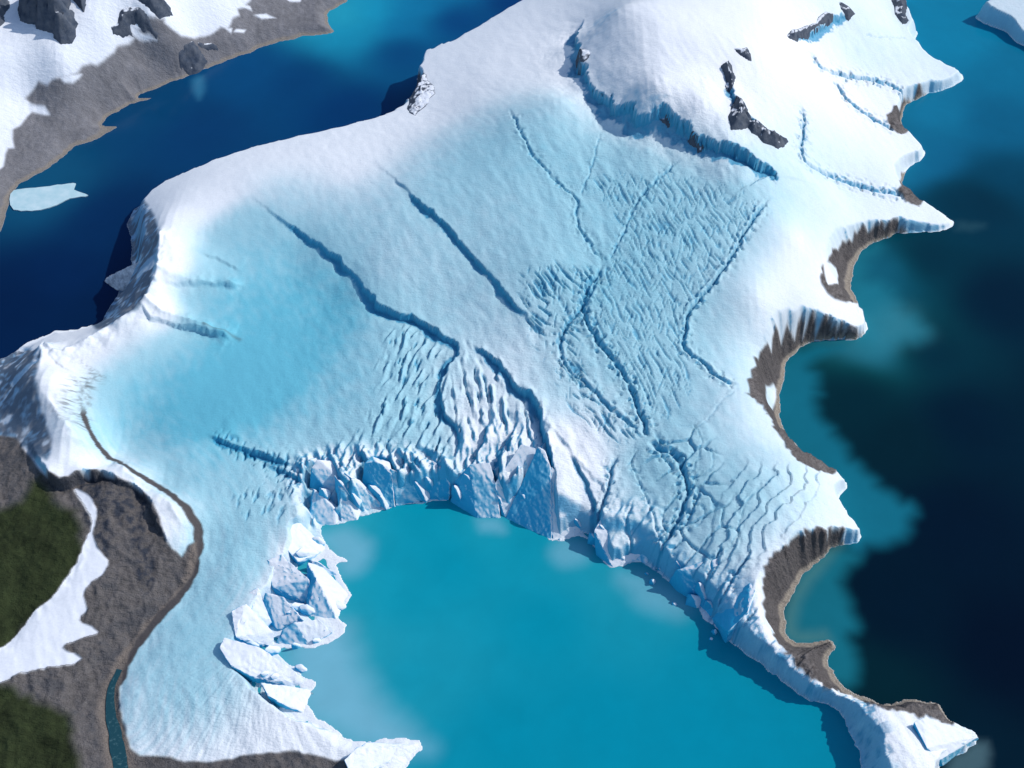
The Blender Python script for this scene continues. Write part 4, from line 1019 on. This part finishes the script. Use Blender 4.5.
def chunk(px, py, r, h, label, group, seed):
    rr = random.Random(seed); pts = []
    for k in range(6):
        a = k * math.pi / 3 + rr.uniform(-.3, .3)
        pts.append((px + r * math.cos(a) * rr.uniform(.7, 1.1), py + 0.75 * r * math.sin(a) * rr.uniform(.7, 1.1), -2))
    for k in range(3): pts.append((px + r * rr.uniform(-.5, .5), py + r * rr.uniform(-.5, .4) - h * 0.12, h * rr.uniform(.6, 1)))
    return hull_block('ice_chunk', pts, label, 'ice chunk', group, 0.8, seed=seed)
for k, (px, py, r, h, lab) in enumerate([
   (652,582,5,14,'largest white chunk in the dark notch of the calving front'), (660,569,3.5,10,'small white chunk deep inside the dark notch'),
   (666,572,3,9,'white chunk wedged at the right side of the dark notch'), (647,574,3,8,'grey white chunk at the left side of the dark notch'),
   (674,604,4,6,'flat white chunk floating below the dark notch'), (714,632,4.5,10,'loose white chunk under the long white slab'),
   (711,639,3,5,'little floating bit beside the loose chunk under the long slab'), (560,540,3,5,'small chunk at the foot of the sunlit pyramid')]):
    chunk(px, py, r, h, lab, 'loose ice chunks below the calving front', 100 + k)

# rock outcrops: broken crags standing out of the snow
def rock_mat():
    m, nt, b = new_mat('crag_rock'); L = nt.links.new
    g = node(nt, 'ShaderNodeNewGeometry'); sx = node(nt, 'ShaderNodeSeparateXYZ'); L(g.outputs['Normal'], sx.inputs[0])
    n1 = node(nt, 'ShaderNodeTexNoise', Scale=0.03, Detail=7.0, Roughness=0.65); L(g.outputs['Position'], n1.inputs['Vector'])
    cr = node(nt, 'ShaderNodeValToRGB'); e = cr.color_ramp.elements
    e[0].position = 0.3; e[0].color = (0.04, 0.058, 0.09, 1); e[1].position = 0.75; e[1].color = (0.14, 0.15, 0.17, 1); L(n1.outputs['Fac'], cr.inputs[0])
    ma = node(nt, 'ShaderNodeMath', operation='MULTIPLY_ADD'); ma.inputs[1].default_value = 0.6; L(n1.outputs['Fac'], ma.inputs[0]); L(sx.outputs['Z'], ma.inputs[2])
    mr = node(nt, 'ShaderNodeMapRange'); mr.inputs['From Min'].default_value = 1.17; mr.inputs['From Max'].default_value = 1.27; L(ma.outputs[0], mr.inputs['Value'])
    mx = node(nt, 'ShaderNodeMix', data_type='RGBA'); L(mr.outputs[0], mx.inputs['Factor']); L(cr.outputs[0], mx.inputs[6]); mx.inputs[7].default_value = (0.8, 0.82, 0.86, 1)
    L(mx.outputs[2], b.inputs['Base Color'])
    bp = node(nt, 'ShaderNodeBump', Strength=0.9, Distance=6.0); L(n1.outputs['Fac'], bp.inputs['Height']); L(bp.outputs['Normal'], b.inputs['Normal'])
    b.inputs['Roughness'].default_value = 0.9; b.inputs['Specular IOR Level'].default_value = 0.15
    return m
M_ROCK = rock_mat()

def poly_sd(g, xx, yy):
    D = np.full(xx.shape, 1e9); n = len(g); ins = np.zeros(xx.shape, bool)
    for i in range(n):
        a = g[i]; b = g[(i + 1) % n]; v = b - a; l2 = v @ v + 1e-9
        t = np.clip(((xx - a[0]) * v[0] + (yy - a[1]) * v[1]) / l2, 0, 1)
        D = np.minimum(D, np.hypot(xx - a[0] - t * v[0], yy - a[1] - t * v[1]))
        c = ((a[1] <= yy) & (b[1] > yy)) | ((b[1] <= yy) & (a[1] > yy))
        xc = a[0] + (yy - a[1]) / (b[1] - a[1] + 1e-12) * v[0]
        ins ^= c & (xx < xc)
    return np.where(ins, D, -D)

def crag(name, pix, height, label, cat, group, seed, mat=None, step=5.0, rug=0.75, ref=70.0, low=-9.0):
    c = curve(pix, 5, True); g = jag(on_surf(c), 30, 34, seed)
    x0, y0 = g.min(0) - 10; x1, y1 = g.max(0) + 10
    xs = np.arange(x0, x1, step); ys = np.arange(y0, y1, step * 1.2); xx, yy = np.meshgrid(xs, ys)
    sd_ = poly_sd(g, xx, yy)
    base = sample(xx.ravel(), yy.ravel()).reshape(xx.shape)
    t = np.clip(sd_ / ref, 0, 1)
    zz = base + np.where(sd_ > 0, height * 1.9 * t * (1 - rug + rug * ridged(xx / 90, yy / 90, 4, seed)) + (20 * ridged(xx / 34, yy / 34, 4, seed + 5) - 4) * np.clip(t * 2.5, 0, 1) * min(1, height / 25), low)
    nx, ny = len(xs), len(ys); keep = (sd_ > -step * 1.6)
    idx = -np.ones(nx * ny, int); u = np.where(keep.ravel())[0]; idx[u] = np.arange(len(u)); ii = idx.reshape(ny, nx)
    q = np.stack([ii[:-1, :-1], ii[:-1, 1:], ii[1:, 1:], ii[1:, :-1]], -1).reshape(-1, 4); q = q[(q >= 0).all(1)]
    org = np.array([xx.ravel()[u].mean(), yy.ravel()[u].mean(), zz.ravel()[u].min()])
    me = bpy.data.meshes.new(name)
    me.from_pydata((np.c_[xx.ravel()[u], yy.ravel()[u], zz.ravel()[u]] - org).tolist(), [], q.tolist())
    me.polygons.foreach_set('use_smooth', np.ones(len(me.polygons), bool)); me.materials.append(mat or M_ROCK)
    o = bpy.data.objects.new(name, me); link(o); o.location = org.tolist()
    tag(o, label, cat, group); return o

NWG, DOG = 'rock outcrops in the far snowfield', 'rock outcrops round the snow dome'
CRAGS = [
 ([(18,16),(26,0),(44,-12),(66,-10),(72,10),(77,30),(74,46),(62,46),(52,34),(40,28),(28,24)], 110, 'largest dark rock peak, forked, in the snow at the top left corner', NWG),
 ([(-30,-10),(4,-2),(10,8),(4,18),(0,28),(-30,34)], 80, 'dark blue rock cut off by the left edge near the top corner', NWG),
 ([(68,-8),(84,-8),(88,6),(83,14),(76,4)], 60, 'small dark rock just right of the largest forked peak', NWG),
 ([(112,34),(116,20),(126,10),(140,10),(152,22),(164,38),(158,42),(144,32),(130,24),(134,36),(122,38)], 55, 'curved brown rock shaped like a hook round a snow patch', NWG),
 ([(132,-8),(158,-8),(174,16),(160,20),(148,8)], 50, 'brown rock spur coming down from the top edge', NWG),
 ([(176,54),(194,46),(208,62),(198,74),(184,73)], 30, 'dark gullied cliff on the grey scree close to the fjord', NWG),
 ([(196,42),(216,45),(219,50),(202,50)], 22, 'thin dark rock rib on the scree above the gullied cliff', NWG),
 ([(722,64),(729,62),(735,82),(727,92)], 40, 'small upright blue grey rock on the left of the snow dome group', DOG),
 ([(734,49),(748,49),(753,60),(740,57)], 26, 'tiny dark rock highest on the snow dome', DOG),
 ([(730,106),(742,99),(752,118),(768,128),(788,142),(786,150),(766,144),(746,130),(730,128)], 48, 'long speckled blue grey rock rib right of the snow dome', DOG),
 ([(786,36),(808,24),(826,12),(833,20),(812,36),(792,42)], 30, 'speckled rock band in the snow near the top edge', DOG),
 ([(840,4),(850,8),(857,18),(848,22)], 30, 'small blue rock by the top edge, right of the speckled band', DOG),
 ([(892,-4),(906,-2),(907,24),(897,20)], 22, 'grey rock at the water edge in the top right bay', DOG),
 ([(660,118),(672,120),(668,132),(662,130)], 26, 'little rock tooth under the edge of the snow dome', DOG),
 ([(690,134),(702,138),(704,152),(694,150)], 34, 'pointed rock at the right end of the snow dome edge', DOG),
 ([(580,48),(590,52),(588,62),(574,64)], 30, 'rock tooth at the left end of the snow dome edge', DOG),
]
for k, (pix, hgt, lab, grp) in enumerate(CRAGS):
    crag('rock_outcrop', pix, hgt, lab, 'rock', grp, 700 + 11 * k)
crag('rock_outcrop', [(407,108),(412,88),(420,76),(430,80),(434,94),(424,108),(414,116)], 14, 'grey rock notch on the far coast above the dark blue fjord', 'rock', None, 951)
crag('boulder', [(310,692),(318,691),(319,695),(312,696)], 7, 'single dark stone at the tip of the lowest white slab', 'boulder', None, 952, step=3.0, ref=10)

# flat floe in the fjord
def sheet(name, pix, z, thick, mat, label=None, cat=None, kind=None, step=4, amp=6):
    c = curve(pix, step, True); g = jag(np.c_[at(c[:, 0], c[:, 1], z)], amp, 20, 21)
    bm = bmesh.new(); top = [bm.verts.new((x, y, z + thick * 0.6)) for x, y in g]
    bot = [bm.verts.new((x, y, z - thick * 0.4)) for x, y in g]; n = len(g)
    f = bm.faces.new(top)
    for i in range(n): bm.faces.new((top[i], bot[i], bot[(i + 1) % n], top[(i + 1) % n]))
    bmesh.ops.triangulate(bm, faces=[f]); bmesh.ops.recalc_face_normals(bm, faces=bm.faces)
    me = bpy.data.meshes.new(name); bm.to_mesh(me); bm.free(); me.materials.append(mat)
    o = bpy.data.objects.new(name, me); link(o); tag(o, label, cat, None, kind); return o
m, nt, b = new_mat('floe_ice'); n1 = node(nt, 'ShaderNodeTexNoise', Scale=0.02, Detail=6.0, Roughness=0.65); g_ = node(nt, 'ShaderNodeNewGeometry')
nt.links.new(g_.outputs['Position'], n1.inputs['Vector']); cr = node(nt, 'ShaderNodeValToRGB'); e = cr.color_ramp.elements
e[0].position = .3; e[0].color = (0.40, 0.62, 0.66, 1); e[1].position = .7; e[1].color = (0.60, 0.75, 0.77, 1)
nt.links.new(n1.outputs['Fac'], cr.inputs[0]); nt.links.new(cr.outputs[0], b.inputs['Base Color']); b.inputs['Roughness'].default_value = .6
sheet('ice_floe', [(10,200),(14,191),(40,188),(62,185),(76,184),(74,190),(88,196),(70,199),(56,206),(36,211),(14,210)], 0, 7, m, 'flat pale green ice floe against the grey western shore', 'ice floe')

# stream of meltwater along the west tongue
m, nt, b = new_mat('stream_water'); b.inputs['Base Color'].default_value = (0.012, 0.06, 0.075, 1); b.inputs['Roughness'].default_value = 0.25
n1 = node(nt, 'ShaderNodeTexNoise', Scale=0.09, Detail=5.0, Roughness=0.7); g_ = node(nt, 'ShaderNodeNewGeometry'); nt.links.new(g_.outputs['Position'], n1.inputs['Vector'])
cr = node(nt, 'ShaderNodeValToRGB'); e = cr.color_ramp.elements; e[0].position = .55; e[0].color = (0.012, 0.06, 0.075, 1); e[1].position = .72; e[1].color = (0.10, 0.20, 0.21, 1)
nt.links.new(n1.outputs['Fac'], cr.inputs[0]); nt.links.new(cr.outputs[0], b.inputs['Base Color'])
k0 = int(len(STREAM_G) * 0.42); g = STREAM_G[k0:]; zz = STREAM_Z[k0:] - 1.2
tv = np.gradient(g, axis=0); tv /= np.linalg.norm(tv, axis=1)[:, None]; nv = np.c_[-tv[:, 1], tv[:, 0]]
wd = 9 + 13 * smooth(0, 0.45, np.linspace(0, 1, len(g))) * (1 + 0.3 * fbm(g[:, 0] / 30, g[:, 1] / 30, 2, 5))
me = bpy.data.meshes.new('stream'); L_ = g + nv * wd[:, None]; R_ = g - nv * wd[:, None]; n = len(g)
me.from_pydata([(*L_[i], zz[i]) for i in range(n)] + [(*R_[i], zz[i]) for i in range(n)], [], [(i, n + i, n + i + 1, i + 1) for i in range(n - 1)])
me.materials.append(m); o = bpy.data.objects.new('stream', me); link(o); o['kind'] = 'structure'


# ------------------------------------------------------------------ light, sky, camera
SUN_EL, SUN_AZ = math.radians(42), math.radians(75)      # azimuth clockwise from +Y
sd = Vector((math.sin(SUN_AZ) * math.cos(SUN_EL), math.cos(SUN_AZ) * math.cos(SUN_EL), math.sin(SUN_EL)))
sun = bpy.data.lights.new('sun', 'SUN'); sun.energy = 3.0; sun.angle = math.radians(0.5); sun.color = (1.0, 0.975, 0.94)
so = bpy.data.objects.new('sun', sun); link(so); so.rotation_euler = (-sd).to_track_quat('-Z', 'Y').to_euler(); so.location = (0, 0, 3000)
w = bpy.data.worlds.new('World'); C.world = w; w.use_nodes = True
nt = w.node_tree; bg = nt.nodes['Background']
sky = nt.nodes.new('ShaderNodeTexSky'); sky.sky_type = 'NISHITA'; sky.sun_disc = False
sky.ozone_density = 2.5; sky.dust_density = 0.5; sky.sun_elevation = SUN_EL; sky.sun_rotation = SUN_AZ
nt.links.new(sky.outputs['Color'], bg.inputs['Color']); bg.inputs['Strength'].default_value = 0.15
cam = bpy.data.cameras.new('camera'); cam.sensor_fit = 'HORIZONTAL'; cam.angle = HFOV; cam.clip_start = 1; cam.clip_end = 120000
co = bpy.data.objects.new('camera', cam); link(co); co.location = (0, 0, ALT); co.rotation_euler = (math.pi / 2 - PITCH, 0, 0)
C.camera = co
C.view_settings.view_transform = 'Standard'; C.view_settings.look = 'None'; C.view_settings.gamma = 1; C.view_settings.exposure = 0.0
C.view_settings.use_curve_mapping = False
